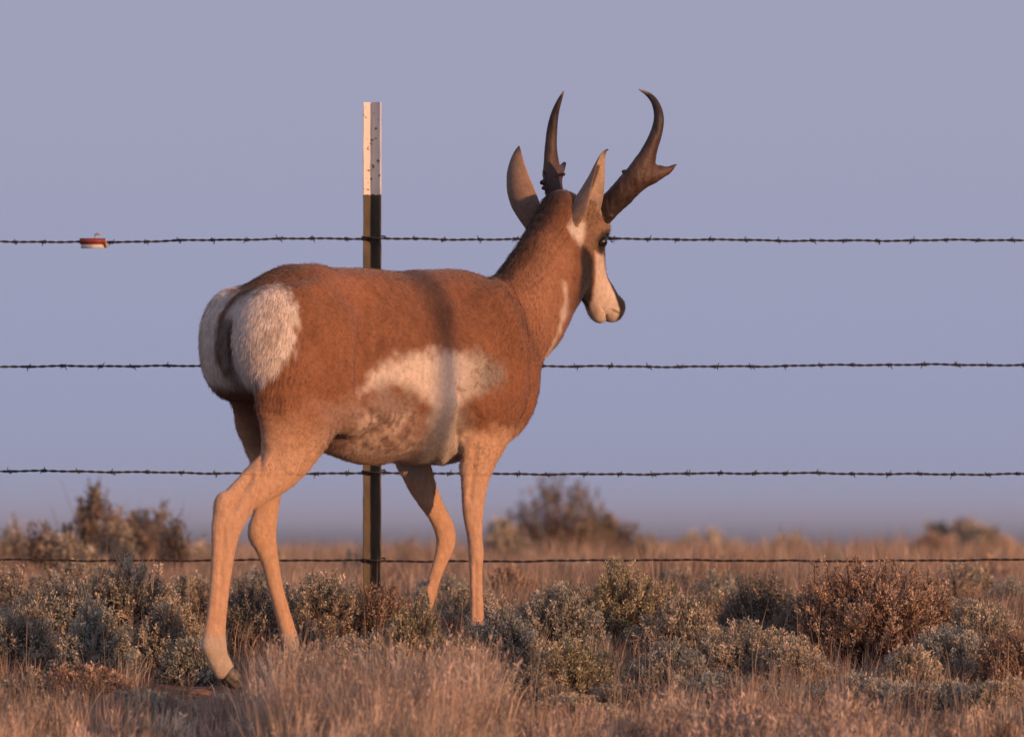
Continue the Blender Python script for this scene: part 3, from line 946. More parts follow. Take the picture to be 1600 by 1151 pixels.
for px_, hgt in ((PX, PTOP), (PX + 4.4, PTOP - .01), (PX - 4.6, PTOP + .015)):
    zb = PBASE
    v, f = tpost(px_, FY, zb, hgt, R(42))
    quads_obj("t_post", v, f, post_mat, fence)

def tube_np(path, r, n=6):
    path = np.asarray(path, float)
    T = np.gradient(path, axis=0); T /= np.linalg.norm(T, axis=1, keepdims=True) + 1e-9
    up = np.array((0.123, .3, .94)); U = np.cross(T, up); U /= np.linalg.norm(U, axis=1, keepdims=True); W = np.cross(T, U)
    a = np.linspace(0, 2 * np.pi, n, endpoint=False)
    rr = np.broadcast_to(np.asarray(r, float), (len(path),))
    V_ = path[:, None, :] + rr[:, None, None] * (U[:, None, :] * np.cos(a)[None, :, None] + W[:, None, :] * np.sin(a)[None, :, None])
    m = len(path)
    i = np.arange(m - 1)[:, None] * n; j = np.arange(n)[None, :]
    Fq = np.stack([i + j, i + (j + 1) % n, i + n + (j + 1) % n, i + n + j], -1).reshape(-1, 4)
    return V_.reshape(-1, 3), Fq
def join(parts):
    V_ = []; F_ = []; o = 0
    for v, f in parts:
        V_.append(v); F_.append(f + o); o += len(v)
    return np.concatenate(V_), np.concatenate(F_)
DSP = 0.024                                   # wires run along the stem side of the posts
def barb(c, seed, full):
    rs = np.random.RandomState(seed)
    parts = []
    # wrap: two turns round the wire
    t = np.linspace(0, 2 * np.pi * 2.2, 24)
    path = np.stack([np.linspace(-.0055, .0055, 24), np.cos(t) * .0036, np.sin(t) * .0036], 1)
    parts.append(tube_np(path, .0016, 5))
    a0 = rs.uniform(0, 6.28)
    for k in range(4 if full else 3):
        a = a0 + k * np.pi / 2 * rs.uniform(.8, 1.2)
        s0 = -.004 if k < 2 else .004
        L_ = rs.uniform(.007, .0135)
        tipv = np.array((s0 + rs.uniform(-.5, .5) * .012, math.cos(a) * L_, math.sin(a) * L_))
        st = np.array((s0, math.cos(a) * .002, math.sin(a) * .002))
        parts.append(tube_np(np.stack([st, st * .4 + tipv * .6, tipv]), [.0014, .0012, .0004], 5))
    v, f = join(parts)
    return v, f
wires = [("barbed_wire", [(0, 377.5), (150, 378), (580, 373), (1000, 375), (1600, 376.5)], True, 52, 21),
         ("barbed_wire", [(0, 572), (250, 573), (580, 572), (900, 573), (1600, 570)], True, 53.5, 48),
         ("barbed_wire", [(0, 736.5), (300, 738), (580, 740), (1000, 740), (1600, 740)], True, 52.5, 20),
         ("smooth_wire", [(0, 874), (580, 876), (1000, 875.5), (1600, 875)], False, 0, 0)]
k_f = (D0 + FY) / D0 / PPM
def on_fence(v):
    return np.asarray(v) - np.array((PX, FY, PBASE))
for wi, (nm, pr, hasb, sp, off) in enumerate(wires):
    xs = np.arange(-5.6, 5.6, .0045)
    pxs = 800 + xs / k_f
    row = np.interp(pxs, [q[0] for q in pr], [q[1] for q in pr])
    row = row + .9 * np.sin(pxs * .011 + wi * 2) + .5 * np.sin(pxs * .037 + wi) + .35 * np.sin(pxs * .083 + wi * 3)
    zc = CAMZ + (HZ - row) * k_f
    yc = FY - DSP + .002 * np.sin(pxs * .017 + wi)
    parts = []
    pitch = .048 if hasb else .055
    for ph_ in (0, np.pi):
        a = 2 * np.pi * xs / pitch + ph_ + .5 * np.sin(xs * 9 + wi)
        rad = .0017 if hasb else .0017
        parts.append(tube_np(on_fence(np.stack([xs, yc + np.cos(a) * rad, zc + np.sin(a) * rad], 1)), .00185, 5))
    vis = []
    if hasb:
        p = off - sp * 60
        k = 0
        rs = np.random.RandomState(100 + wi)
        while p < 800 + 5.5 / k_f:
            x = (p + rs.uniform(-4, 4) - 800) * k_f
            if x > -5.5:
                zz = float(np.interp(x, xs, zc)); yy = float(np.interp(x, xs, yc))
                v, f = barb(None, 1000 * wi + k, rs.rand() > .3)
                v = on_fence(v + np.array((x, yy, zz)))
                if -20 < p < 1620:
                    vis.append((v, f, x, yy, zz))
                else:
                    parts.append((v, f))
            p += sp; k += 1
    v, f = join(parts)
    w = np_mesh(nm, v, f, wire_mat, fence, smooth=True)
    for v, f, x, yy, zz in vis:
        c = on_fence((x, yy, zz))
        b = np_mesh("barb", v - c, f, wire_mat, w, smooth=True)
        b.location = c
    # wire clip round the post at this height
    zc0 = float(np.interp(PX, xs, zc)) + .002
    t = np.linspace(-.35 * np.pi, 1.35 * np.pi, 30)
    cp = np.stack([np.cos(t) * .031 + .004, np.sin(t) * .024 - .004, np.sin(t * 2) * .003 + .003 * np.cos(t)], 1)
    hook = np.array([(-.029, -.020, 0), (-.034, -.026, .002), (-.031, -.031, .004)]); 
    front = np.array([(-.026, -.028, .003), (-.010, -.037, .001), (.010, -.039, -.001), (.024, -.036, -.002), (.031, -.026, -.003), (.029, -.018, -.002)])
    v, f = join([tube_np(cp + (0, 0, zc0 - PBASE), .0019, 6), tube_np(front + (0, 0, zc0 - PBASE), .0019, 6)])
    np_mesh("wire_clip", v, f, wire_mat, fence, smooth=True)

# ---- the red and white marker hanging on the top wire
mk = thing("fence_marker", "small red and white plastic marker clipped on the top wire at left", "marker", P(147, 378, FY) + Vector((0, -DSP, 0)))
red_m = mat_flat("marker_red", (.26, .045, .022), rough=.45, col2=(.24, .03, .02), scale=60)
white_m = mat_flat("marker_white", (.62, .60, .55), rough=.45, col2=(.42, .42, .40), scale=50)
yel_m = mat_flat("marker_yellow", (.55, .26, .04), rough=.4)
grey_m = mat_flat("marker_grey", (.45, .45, .44), rough=.5)
def strip(x0, x1, z0, z1, y0, th, bulge, mat, name, slant=0.0):
    n = 12; V_ = []
    for i in range(n + 1):
        t = i / n; z = z0 + (z1 - z0) * t
        b = math.sin(math.pi * t) * bulge
        for yy in (y0 - b, y0 - b + th):
            V_ += [(x0 + slant * t, yy, z), (x1 + slant * t, yy, z)]
    F_ = []
    for i in range(n):
        a = i * 4
        F_ += [(a, a + 1, a + 5, a + 4), (a + 2, a + 6, a + 7, a + 3), (a, a + 4, a + 6, a + 2), (a + 1, a + 3, a + 7, a + 5)]
    F_ += [(0, 2, 3, 1), (n * 4, n * 4 + 1, n * 4 + 3, n * 4 + 2)]
    o = np_mesh(name, V_, F_, mat, mk)
    return o
u_ = k_f
strip(-22 * u_, 18 * u_, -4 * u_, 5.5 * u_, -.004, .0015, .006, red_m, "red_strip")
strip(-20 * u_, 18 * u_, -10.5 * u_, -4.1 * u_, -.004, .0015, .002, white_m, "white_strip")
strip(17.2 * u_, 22 * u_, -9.5 * u_, 1 * u_, -.0065, .0015, .001, yel_m, "yellow_end", slant=-.003)
strip(0, 9 * u_, 10 * u_, 14 * u_, 0, .001, .002, grey_m, "grey_tab", slant=.006)
strip(0, 2.5 * u_, 4 * u_, 12 * u_, 0, .001, .001, grey_m, "grey_tab", slant=.003)

# ---- timber post off to the right whose shadow falls across the ribs
wood_m = mat_flat("weathered_wood", (.22, .17, .13), rough=.9, col2=(.10, .075, .055), scale=25, bump=.6)
band = Lc(700, 560, .15)                       # a point the shadow crosses
bw = np.array((AX0 + band[0] * CA + band[1] * SA, band[0] * SA - band[1] * CA))
hd = np.array((sun_dir.x, sun_dir.y)); hd /= np.linalg.norm(hd)
wp_ = bw + hd * 6.4
gz_ = float(ground(wp_[0], wp_[1]))
V_ = []; F_ = []
rs = np.random.RandomState(12)
nz_, ns_ = 26, 14
wob = rs.uniform(.94, 1.06, ns_)
for i in range(nz_ + 1):
    z = -.05 + 2.75 * i / nz_
    for j in range(ns_):
        a = 2 * math.pi * j / ns_
        r_ = .031 * wob[j] * (1 + .02 * math.sin(i * 1.3 + j)) * (1 if i < nz_ else .86)
        V_.append((r_ * math.cos(a), r_ * math.sin(a), z))
c_ = len(V_); V_.append((0, 0, 2.705))
for i in range(nz_):
    for j in range(ns_):
        F_.append((i * ns_ + j, i * ns_ + (j + 1) % ns_, (i + 1) * ns_ + (j + 1) % ns_, (i + 1) * ns_ + j))
for j in range(ns_):
    F_.append((nz_ * ns_ + j, nz_ * ns_ + (j + 1) % ns_, c_, c_))
wo = quads_obj("wooden_stake", V_, F_, wood_m, None)
wo.location = (wp_[0], wp_[1], gz_)
tag(wo, "tall thin weathered timber stake standing outside the picture to the right", "post")

# ------------------------------------------------------------------ ground, far plain
soil, snt, sb = mat_new("dry_soil")
tcs = snt.nodes.new("ShaderNodeTexCoord")
sn1 = snt.nodes.new("ShaderNodeTexNoise"); sn1.inputs['Scale'].default_value = 18; sn1.inputs['Detail'].default_value = 10
sn2 = snt.nodes.new("ShaderNodeTexNoise"); sn2.inputs['Scale'].default_value = .012; sn2.inputs['Detail'].default_value = 6
scr = snt.nodes.new("ShaderNodeValToRGB")
scr.color_ramp.elements[0].position = .35; scr.color_ramp.elements[0].color = (.11, .075, .05, 1)
scr.color_ramp.elements[1].position = .65; scr.color_ramp.elements[1].color = (.24, .165, .115, 1)
sc2 = snt.nodes.new("ShaderNodeValToRGB")
sc2.color_ramp.elements[0].position = .35; sc2.color_ramp.elements[0].color = (.075, .082, .075, 1)
sc2.color_ramp.elements[1].position = .65; sc2.color_ramp.elements[1].color = (.125, .13, .115, 1)
ssx = snt.nodes.new("ShaderNodeSeparateXYZ"); smr = snt.nodes.new("ShaderNodeMapRange")
smr.inputs[1].default_value = 30; smr.inputs[2].default_value = 300
smx = snt.nodes.new("ShaderNodeMix"); smx.data_type = 'RGBA'
snt.links.new(tcs.outputs['Object'], sn1.inputs[0]); snt.links.new(tcs.outputs['Object'], sn2.inputs[0])
snt.links.new(tcs.outputs['Object'], ssx.inputs[0]); snt.links.new(ssx.outputs[1], smr.inputs[0])
snt.links.new(sn1.outputs[0], scr.inputs[0]); snt.links.new(sn2.outputs[0], sc2.inputs[0])
snt.links.new(smr.outputs[0], smx.inputs[0]); snt.links.new(scr.outputs[0], smx.inputs[6]); snt.links.new(sc2.outputs[0], smx.inputs[7])
snt.links.new(smx.outputs[2], sb.inputs['Base Color']); sb.inputs['Roughness'].default_value = 1.0; sb.inputs['Specular IOR Level'].default_value = .05
sbp = snt.nodes.new("ShaderNodeBump"); sbp.inputs['Strength'].default_value = .8; sbp.inputs['Distance'].default_value = .01
snt.links.new(sn1.outputs[0], sbp.inputs['Height']); snt.links.new(sbp.outputs[0], sb.inputs['Normal'])
ys = np.concatenate([np.linspace(-32, -4, 30), np.arange(-3.9, 6, .08), np.geomspace(6.1, 40000, 120)])
xn = np.concatenate([-np.geomspace(30000, 4, 40), np.arange(-3.9, 3.95, .08), np.geomspace(4, 30000, 40)])
XX, YY = np.meshgrid(xn, ys)
ZZ = ground(XX, YY)
far = (YY > 400)
ZZ = ZZ + np.where(far, 1.2 * vnoise(XX, YY, .0011, 2) * np.clip((YY - 400) / 3000, 0, 1) * 2, 0)
Vg = np.stack([XX, YY, ZZ], -1).reshape(-1, 3)
nx_, ny_ = len(xn), len(ys)
ii = np.arange(ny_ - 1)[:, None] * nx_ + np.arange(nx_ - 1)[None, :]
Fg = np.stack([ii, ii + 1, ii + nx_ + 1, ii + nx_], -1).reshape(-1, 4)
g = np_mesh("ground", Vg, Fg, soil, smooth=True)
g["kind"] = "structure"
# low far ridge closing the plain
hx_ = np.linspace(-16000, 16000, 260); V_ = []
prof_ = 6 + 4 * np.sin(hx_ * .0006 + 1) + 3 * np.sin(hx_ * .0017 + .4) + 2 * np.sin(hx_ * .005)
rows = [(-3000, -9, 0), (-1500, -9, .35), (-600, -9, .8), (0, -9, 1), (900, -9, .7), (3000, -9, 0)]
for dy, zb, a in rows:
    for x, h_ in zip(hx_, prof_):
        V_.append((x, 17000 + dy + 300 * math.sin(x * .0009), zb + a * (h_ + 9)))
n_ = len(hx_)
F_ = [(r * n_ + i, r * n_ + i + 1, (r + 1) * n_ + i + 1, (r + 1) * n_ + i) for r in range(len(rows) - 1) for i in range(n_ - 1)]
hl = np_mesh("hills", V_, F_, soil, smooth=True)
hl["kind"] = "structure"

# ------------------------------------------------------------------ vegetation
leaf_mat = mat_attr("sage_leaves", rough=.9, spec=.1, noise_scale=9, var=.18, trans=.18)
grass_mat = mat_attr("dry_grass", rough=.8, spec=.15, noise_scale=4, var=.3, trans=.25)
twig_mat = mat_attr("woody_twigs", rough=.9, spec=.1, noise_scale=60, var=.3)

def grass_mesh(name, base, h, w, lean, col, rs, seg=3, tipcol=None, droop=.35):
    """base (n,3), h,w (n), lean (n,2); tapered bent blades"""
    n = len(base)
    ang = rs.uniform(0, np.pi, n)
    side = np.stack([np.cos(ang), np.sin(ang), np.zeros(n)], 1)
    V_ = []; C_ = []
    for k in range(seg + 1):
        t = k / seg
        off = np.stack([lean[:, 0] * t ** 1.8, lean[:, 1] * t ** 1.8, t - droop * np.hypot(lean[:, 0], lean[:, 1]) * t * t], 1) * h[:, None]
        c = base + off
        wd = (w * (1 - t) ** .7 * .5)[:, None] * side
        cc = col * (1 - .0 * t) if tipcol is None else col * (1 - t) + tipcol * t
        if k < seg:
            V_ += [c - wd, c + wd]; C_ += [cc, cc]
        else:
            V_ += [c]; C_ += [cc]
    V_ = np.stack(V_, 1).reshape(-1, 3); C_ = np.stack(C_, 1).reshape(-1, 3)
    m = 2 * seg + 1
    b = np.arange(n)[:, None] * m
    T = []
    for k in range(seg - 1):
        T += [b + [2 * k, 2 * k + 1, 2 * k + 3], b + [2 * k, 2 * k + 3, 2 * k + 2]]
    T += [b + [2 * seg - 2, 2 * seg - 1, 2 * seg]]
    return V_, np.concatenate(T), C_

PAL_DRY = np.array((1.0, .98, .95)) * np.array([(.44, .31, .22), (.38, .26, .185), (.52, .39, .29), (.27, .18, .13), (.42, .33, .25), (.32, .26, .21)])
def pick(pal, n, rs, var=.15):
    c = pal[rs.randint(0, len(pal), n)] * rs.uniform(1 - var, 1 + var, (n, 1))
    return c
def ground_pts(x, y):
    return np.stack([x, y, ground(x, y) - .004], 1)

def tufts(rs, centres, per, spread):
    """blade base points clustered in tufts"""
    n = len(centres)
    i = np.repeat(np.arange(n), per)
    r = np.abs(rs.normal(size=len(i))) * spread; a = rs.uniform(0, 2 * np.pi, len(i))
    return i, centres[i, 0] + r * np.cos(a), centres[i, 1] + r * np.sin(a), r, a

def px_x(px, Y):
    return (px - 800.0) * (D0 + Y) / D0 / PPM

def tuft_field(name, rs, n_t, per, xr, yr, hr, wr, spread, pal, dens=None, leanamt=.25, hmap=None, label=None, heads=0.0, hscale=1.0, tvar=.2):
    x = rs.uniform(xr[0], xr[1], n_t); y = rs.uniform(yr[0], yr[1], n_t)
    if dens is not None:
        k = rs.rand(n_t) < dens(x, y); x = x[k]; y = y[k]
    cen = np.stack([x, y], 1)
    i, bx, by, r, a = tufts(rs, cen, per, spread)
    h = rs.uniform(hr[0], hr[1], len(cen))[i] * rs.uniform(.55, 1.1, len(i))
    if hmap is not None:
        h = h * hmap(cen[:, 0], cen[:, 1])[i]
    w = rs.uniform(wr[0], wr[1], len(i))
    tl = rs.normal(size=(len(cen), 2)) * .10 + np.array((.03, 0))
    lean = np.stack([np.cos(a), np.sin(a)], 1) * (r / spread)[:, None] * leanamt + rs.normal(size=(len(i), 2)) * .10 + tl[i]
    tc_ = pick(pal, len(cen), rs, tvar)
    col = tc_[i] * rs.uniform(.75, 1.3, (len(i), 1))
    V_, T, C_ = grass_mesh(name, ground_pts(bx, by), h, w, lean, col, rs)
    if heads > 0:
        j = np.where(rs.rand(len(i)) < heads)[0]
        q = np.repeat(j, 12)
        t = rs.uniform(.58, 1.0, len(q))
        b = ground_pts(bx, by)[q]
        lq = lean[q]; hq = h[q]
        c = b + np.stack([lq[:, 0] * t ** 1.8, lq[:, 1] * t ** 1.8, t - .35 * np.hypot(lq[:, 0], lq[:, 1]) * t * t], 1) * hq[:, None]
        dd = rs.normal(size=c.shape) * .45 + np.array((0, 0, 1.0)); dd /= np.linalg.norm(dd, axis=1, keepdims=True)
        wv = np.cross(dd, rs.normal(size=c.shape)); wv /= np.linalg.norm(wv, axis=1, keepdims=True)
        L_ = rs.uniform(.008, .018, (len(q), 1)) * hscale
        v4 = np.stack([c, c + dd * L_ * .5 + wv * L_ * .13, c + dd * L_, c + dd * L_ * .5 - wv * L_ * .13], 1).reshape(-1, 3)
        k4 = np.arange(len(q))[:, None] * 4 + len(V_)
        T = np.concatenate([T, k4 + [0, 1, 2], k4 + [0, 2, 3]])
        V_ = np.concatenate([V_, v4])
        hc = (col[q] * .6 + np.array((.48, .37, .31)) * .4) * rs.uniform(.7, 1.25, (len(q), 1))
        C_ = np.concatenate([C_, np.repeat(hc, 4, axis=0)])
    o = np_mesh(name, V_, T, grass_mat, cols=np.clip(C_, .01, .9))
    o["kind"] = "stuff"
    return o

rs = np.random.RandomState(77)
# heights and thickness of the foreground grass, by place on the ground
def fg_h(x, y):
    px = 800 + x * PPM * D0 / (D0 + y)
    return np.interp(px, [0, 120, 250, 300, 370, 420, 520, 700, 770, 850, 1000, 1100, 1250, 1400, 1600], [.80, .62, .50, .30, .34, .85, 1.15, 1.18, 1.0, .55, .50, .60, .55, .48, .50])
PAL_FG = np.array((1.0, .98, .93)) * np.array([(.50, .37, .28), (.42, .30, .22), (.58, .46, .37), (.24, .17, .13), (.38, .32, .26), (.17, .13, .105), (.46, .34, .24), (.30, .27, .21)])
tuft_field("foreground_grass", rs, 700, 60, (-1.6, 1.6), (-2.7, -1.05), (.11, .22), (.0022, .0048), .030, PAL_FG * 1.2, leanamt=.12, hmap=fg_h, heads=.05, tvar=.35)
tuft_field("tall_grass", rs, 130, 60, (-.56, -.05), (-1.9, -.8), (.17, .25), (.0022, .0044), .032, PAL_FG * 1.2, leanamt=.10, heads=.10, tvar=.35)
tuft_field("feathery_grass", rs, 45, 45, (.32, .80), (-2.3, -1.3), (.11, .17), (.002, .004), .03, PAL_FG * 1.25, leanamt=.20, heads=.3, hscale=1.2, tvar=.2)
# around and behind the animal
def keepout(x, y):
    d = np.ones(len(x))
    hx0 = px_x(350, 0)
    d = np.where((np.abs(x - hx0) < .16) & (np.abs(y + .12) < .22), .12, d)
    return d
tuft_field("meadow_grass", rs, 900, 30, (-1.7, 1.7), (-1.0, 2.2), (.05, .13), (.0014, .0028), .03, PAL_DRY * .95, dens=keepout)
tuft_field("ridge_grass", rs, 3600, 30, (-2.4, 2.4), (2.2, 8.5), (.05, .13), (.0018, .0038), .045, PAL_DRY, hmap=lambda x, y: 1 + .6 * vnoise(x, y, 1.6, 4), tvar=.35)
tuft_field("crest_grass", rs, 4200, 22, (-4.2, 4.2), (8.5, 30), (.07, .15), (.004, .009), .09, PAL_DRY * 1.05, hmap=lambda x, y: 1 + .5 * vnoise(x, y, .9, 7), tvar=.35)
tuft_field("grass", rs, 2500, 22, (-7, 7), (-14, -2.6), (.05, .11), (.002, .004), .05, PAL_DRY)
# the same meadow going on to both sides of the picture
tuft_field("side_grass", rs, 2600, 22, (-7, 7), (-3.0, 9), (.06, .17), (.003, .006), .05, PAL_DRY, dens=lambda x, y: np.where(np.abs(x) > 1.55 + .06 * np.maximum(y, 0), 1.0, 0.0), tvar=.35)
tuft_field("far_side_grass", rs, 2200, 18, (-16, 16), (9, 34), (.08, .16), (.006, .012), .12, PAL_DRY, dens=lambda x, y: np.where(np.abs(x) > 3.9, 1.0, 0.0), tvar=.35)
# thin tall seed stalks here and there
nst = 900
x = rs.uniform(-1.5, 1.5, nst); y = rs.uniform(-2.2, 2.0, nst)
keep = ~((np.abs(x - px_x(350, 0)) < .2) & (np.abs(y + .1) < .4))
x, y = x[keep], y[keep]; nst = len(x)
V_, T, C_ = grass_mesh("s", ground_pts(x, y), rs.uniform(.14, .26, nst), rs.uniform(.0012, .002, nst), rs.normal(size=(nst, 2)) * .16, pick(PAL_DRY * 1.1, nst, rs), rs)
o = np_mesh("seed_stalks", V_, T, grass_mat, cols=C_); o["kind"] = "stuff"

# leaf litter, dead sticks and pebbles on the soil
nl = 9000
x = rs.uniform(-1.5, 1.5, nl); y = rs.uniform(-1.6, 2.2, nl)
base = ground_pts(x, y) + np.array((0, 0, .006))
V_, T, C_ = grass_mesh("l", base, rs.uniform(.02, .07, nl), rs.uniform(.002, .005, nl), rs.normal(size=(nl, 2)) * 1.6, pick(np.array([(.30, .24, .20), (.22, .16, .12), (.38, .31, .25), (.16, .11, .08)]), nl, rs), rs, droop=.55)
o = np_mesh("ground_litter", V_, T, grass_mat, cols=C_); o["kind"] = "stuff"

SAGE = {
 'grey':  [np.array([(.21, .21, .165), (.26, .245, .185), (.16, .17, .14), (.31, .27, .20)]), np.array((.11, .08, .06))],
 'tan':   [np.array([(.29, .235, .16), (.35, .275, .18), (.22, .19, .13), (.40, .32, .22), (.20, .20, .15)]), np.array((.12, .08, .055))],
 'olive': [np.array([(.24, .21, .115), (.30, .245, .125), (.19, .175, .10), (.36, .28, .16)]), np.array((.11, .08, .055))],
 'brown': [np.array([(.24, .145, .085), (.31, .19, .11), (.17, .105, .065), (.36, .25, .16)]), np.array((.10, .055, .04))],
 'dark':  [np.array([(.13, .12, .095), (.18, .155, .11), (.10, .095, .08), (.24, .19, .13)]), np.array((.08, .055, .045))],
 'blue':  [np.array([(.18, .19, .165), (.23, .23, .19), (.14, .15, .135), (.29, .26, .20)]), np.array((.10, .08, .06))],
 'twig':  [np.array([(.17, .13, .085), (.22, .155, .105), (.14, .12, .08)]), np.array((.15, .085, .06))],
}
shrub_n = [0]
def curve_tubes(P0, P1, P2, r0, r1, cols, seg=4):
    """many three-sided tapered stems along quadratic curves"""
    n = len(P0); V_ = []; 
    rs_ = np.random.RandomState(n)
    for k in range(seg + 1):
        t = k / seg
        c = P0 * (1 - t) ** 2 + 2 * P1 * t * (1 - t) + P2 * t * t
        r = (r0 * (1 - t) + r1 * t)[:, None]
        d = P2 - P0; d = d / (np.linalg.norm(d, axis=1, keepdims=True) + 1e-9)
        u = np.cross(d, np.array((.31, .9, .2))); u /= np.linalg.norm(u, axis=1, keepdims=True); w = np.cross(d, u)
        for j in range(3):
            a = 2 * math.pi * j / 3
            V_.append(c + r * (u * math.cos(a) + w * math.sin(a)))
    V_ = np.stack(V_, 1).reshape(-1, 3)
    m = 3 * (seg + 1); b = np.arange(n)[:, None] * m; Q_ = []
    for k in range(seg):
        for j in range(3):
            Q_.append(b + [3 * k + j, 3 * k + (j + 1) % 3, 3 * k + 3 + (j + 1) % 3, 3 * k + 3 + j])
    return V_, np.concatenate(Q_), np.repeat(cols, m, axis=0)

def shrub(cx, basepy, toppy, wpx, Y, kind, label, name="sagebrush", sprigs=170, leaves=26, leaf=.011, cat="shrub", upright=.45, fullness=.55, seed=None, group="sagebrush and low shrubs along the fence", stalks=0, base_z=None):
    shrub_n[0] += 1
    rs = np.random.RandomState(seed if seed is not None else 500 + shrub_n[0])
    k = (D0 + Y) / D0 / PPM
    x0 = (cx - 800) * k
    z0 = float(ground(x0, Y)) - .01
    H = CAMZ + (HZ - toppy) * k - z0
    Rw = wpx * k * .5
    t = thing(name, label, cat, (x0, Y, z0), group=group)
    pal, wood = SAGE[kind]
    # sprig tips on a lumpy dome, in and out through the outer shell
    if Y < 3:
        sprigs = int(sprigs * 2.1); Rw *= 1.12; leaf = leaf * .74; leaves = int(leaves * 1.6)
    else:
        sprigs = int(sprigs * 1.4)
    n = sprigs
    u = rs.uniform(-1, 1, n * 3); v = rs.uniform(0, 1, n * 3); a = rs.uniform(0, 2 * np.pi, n * 3)
    ph = np.arccos(1 - v * (.90 if Y < 3 else 1.0))                       # polar angle from the top
    d = np.stack([np.sin(ph) * np.cos(a), np.sin(ph) * np.sin(a), np.cos(ph)], 1)[:n]
    lump = 1 + .22 * n3(d, 3.2, shrub_n[0]) + .12 * n3(d, 8, shrub_n[0] + 50)
    rad = (fullness + (1 - fullness) * rs.rand(n) ** .45) * lump
    tip = d * rad[:, None] * np.array((Rw, Rw * .9, H * .93)) + np.array((0, 0, H * .05))
    tip[:, 2] = np.maximum(tip[:, 2], .012)
    root = rs.normal(size=(n, 3)) * np.array((Rw * .10, Rw * .10, 0)); root[:, 2] = .0
    midp = root * .4 + tip * np.array((.72, .72, .42)) + rs.normal(size=(n, 3)) * Rw * .06
    sl_ = rs.uniform(.03, .075, n) * min(1.0, H / .2 + .25)
    up = np.array((0, 0, 1.0))
    ax = d * (1 - upright) + up * upright + rs.normal(size=(n, 3)) * .18; ax /= np.linalg.norm(ax, axis=1, keepdims=True)
    s0 = tip - ax * sl_[:, None]
    s0[:, 2] = np.maximum(s0[:, 2], .004)
    wc = wood * rs.uniform(.6, 1.5, (n, 1))
    V1, Q1, C1 = curve_tubes(root, midp, s0, rs.uniform(.0018, .0042, n), np.full(n, .0012), wc)
    V2, Q2, C2 = curve_tubes(s0, (s0 + tip) * .5 + rs.normal(size=(n, 3)) * .003, tip, np.full(n, .0012), np.full(n, .0005), wc)
    # bare dead twigs crossing inside
    nb = n // 2
    ja = rs.randint(0, n, nb); b0 = midp[ja]; b1 = b0 + rs.normal(size=(nb, 3)) * np.array((Rw, Rw, H)) * .28
    b1[:, 2] = np.abs(b1[:, 2])
    V3, Q3, C3 = curve_tubes(b0, (b0 + b1) / 2 + rs.normal(size=(nb, 3)) * .01, b1, np.full(nb, .0012), np.full(nb, .0005), wood * rs.uniform(.8, 2.2, (nb, 1)))
    Vs = np.concatenate([V1, V2, V3]); Qs = np.concatenate([Q1, Q2 + len(V1), Q3 + len(V1) + len(V2)]); Cs = np.concatenate([C1, C2, C3])
    np_mesh("branches", Vs, Qs, twig_mat, t, np.clip(Cs, .01, .9))
    # leaves
    m = leaves
    i = np.repeat(np.arange(n), m)
    tt = rs.rand(len(i)) ** .6
    p = s0[i] * (1 - tt[:, None]) + tip[i] * tt[:, None] + rs.normal(size=(len(i), 3)) * .0035
    ld = ax[i] * .75 + rs.normal(size=(len(i), 3)) * .55; ld /= np.linalg.norm(ld, axis=1, keepdims=True)
    wv = np.cross(ld, rs.normal(size=(len(i), 3))); wv /= np.linalg.norm(wv, axis=1, keepdims=True)
    L_ = leaf * rs.uniform(.6, 1.4, len(i))[:, None]
    wd = L_ * rs.uniform(.14, .24, (len(i), 1))
    q0 = p; q1 = p + ld * L_ * .6 + wv * wd; q2 = p + ld * L_; q3 = p + ld * L_ * .6 - wv * wd
    Vl = np.stack([q0, q1, q2, q3], 1).reshape(-1, 3)
    Fl = np.arange(len(Vl)).reshape(-1, 4)
    sc_ = pick(pal, n, rs, .30) * 1.5
    sc_ = sc_ * .8 + .2 * sc_.mean(1, keepdims=True) * np.array((1.03, 1.0, .93))
    cl = sc_[i] * rs.uniform(.8, 1.25, (len(i), 1)) * (.92 + .2 * tt[:, None])
    np_mesh("foliage", Vl, Fl, leaf_mat, t, np.clip(np.repeat(cl, 4, axis=0), .01, .9))
    if stalks:
        a = rs.uniform(0, 6.28, stalks); r_ = rs.rand(stalks) ** .5
        b = np.stack([np.cos(a) * r_ * Rw * .8, np.sin(a) * r_ * Rw * .8, H * (.5 + .2 * rs.rand(stalks))], 1)
        V_, T, C_ = grass_mesh("k", b, rs.uniform(.08, .16, stalks), rs.uniform(.0015, .0025, stalks), rs.normal(size=(stalks, 2)) * .25, pick(PAL_DRY, stalks, rs), rs)
        np_mesh("flower_stalks", V_, T, grass_mat, t, C_)["kind"] = "stuff"
    return t
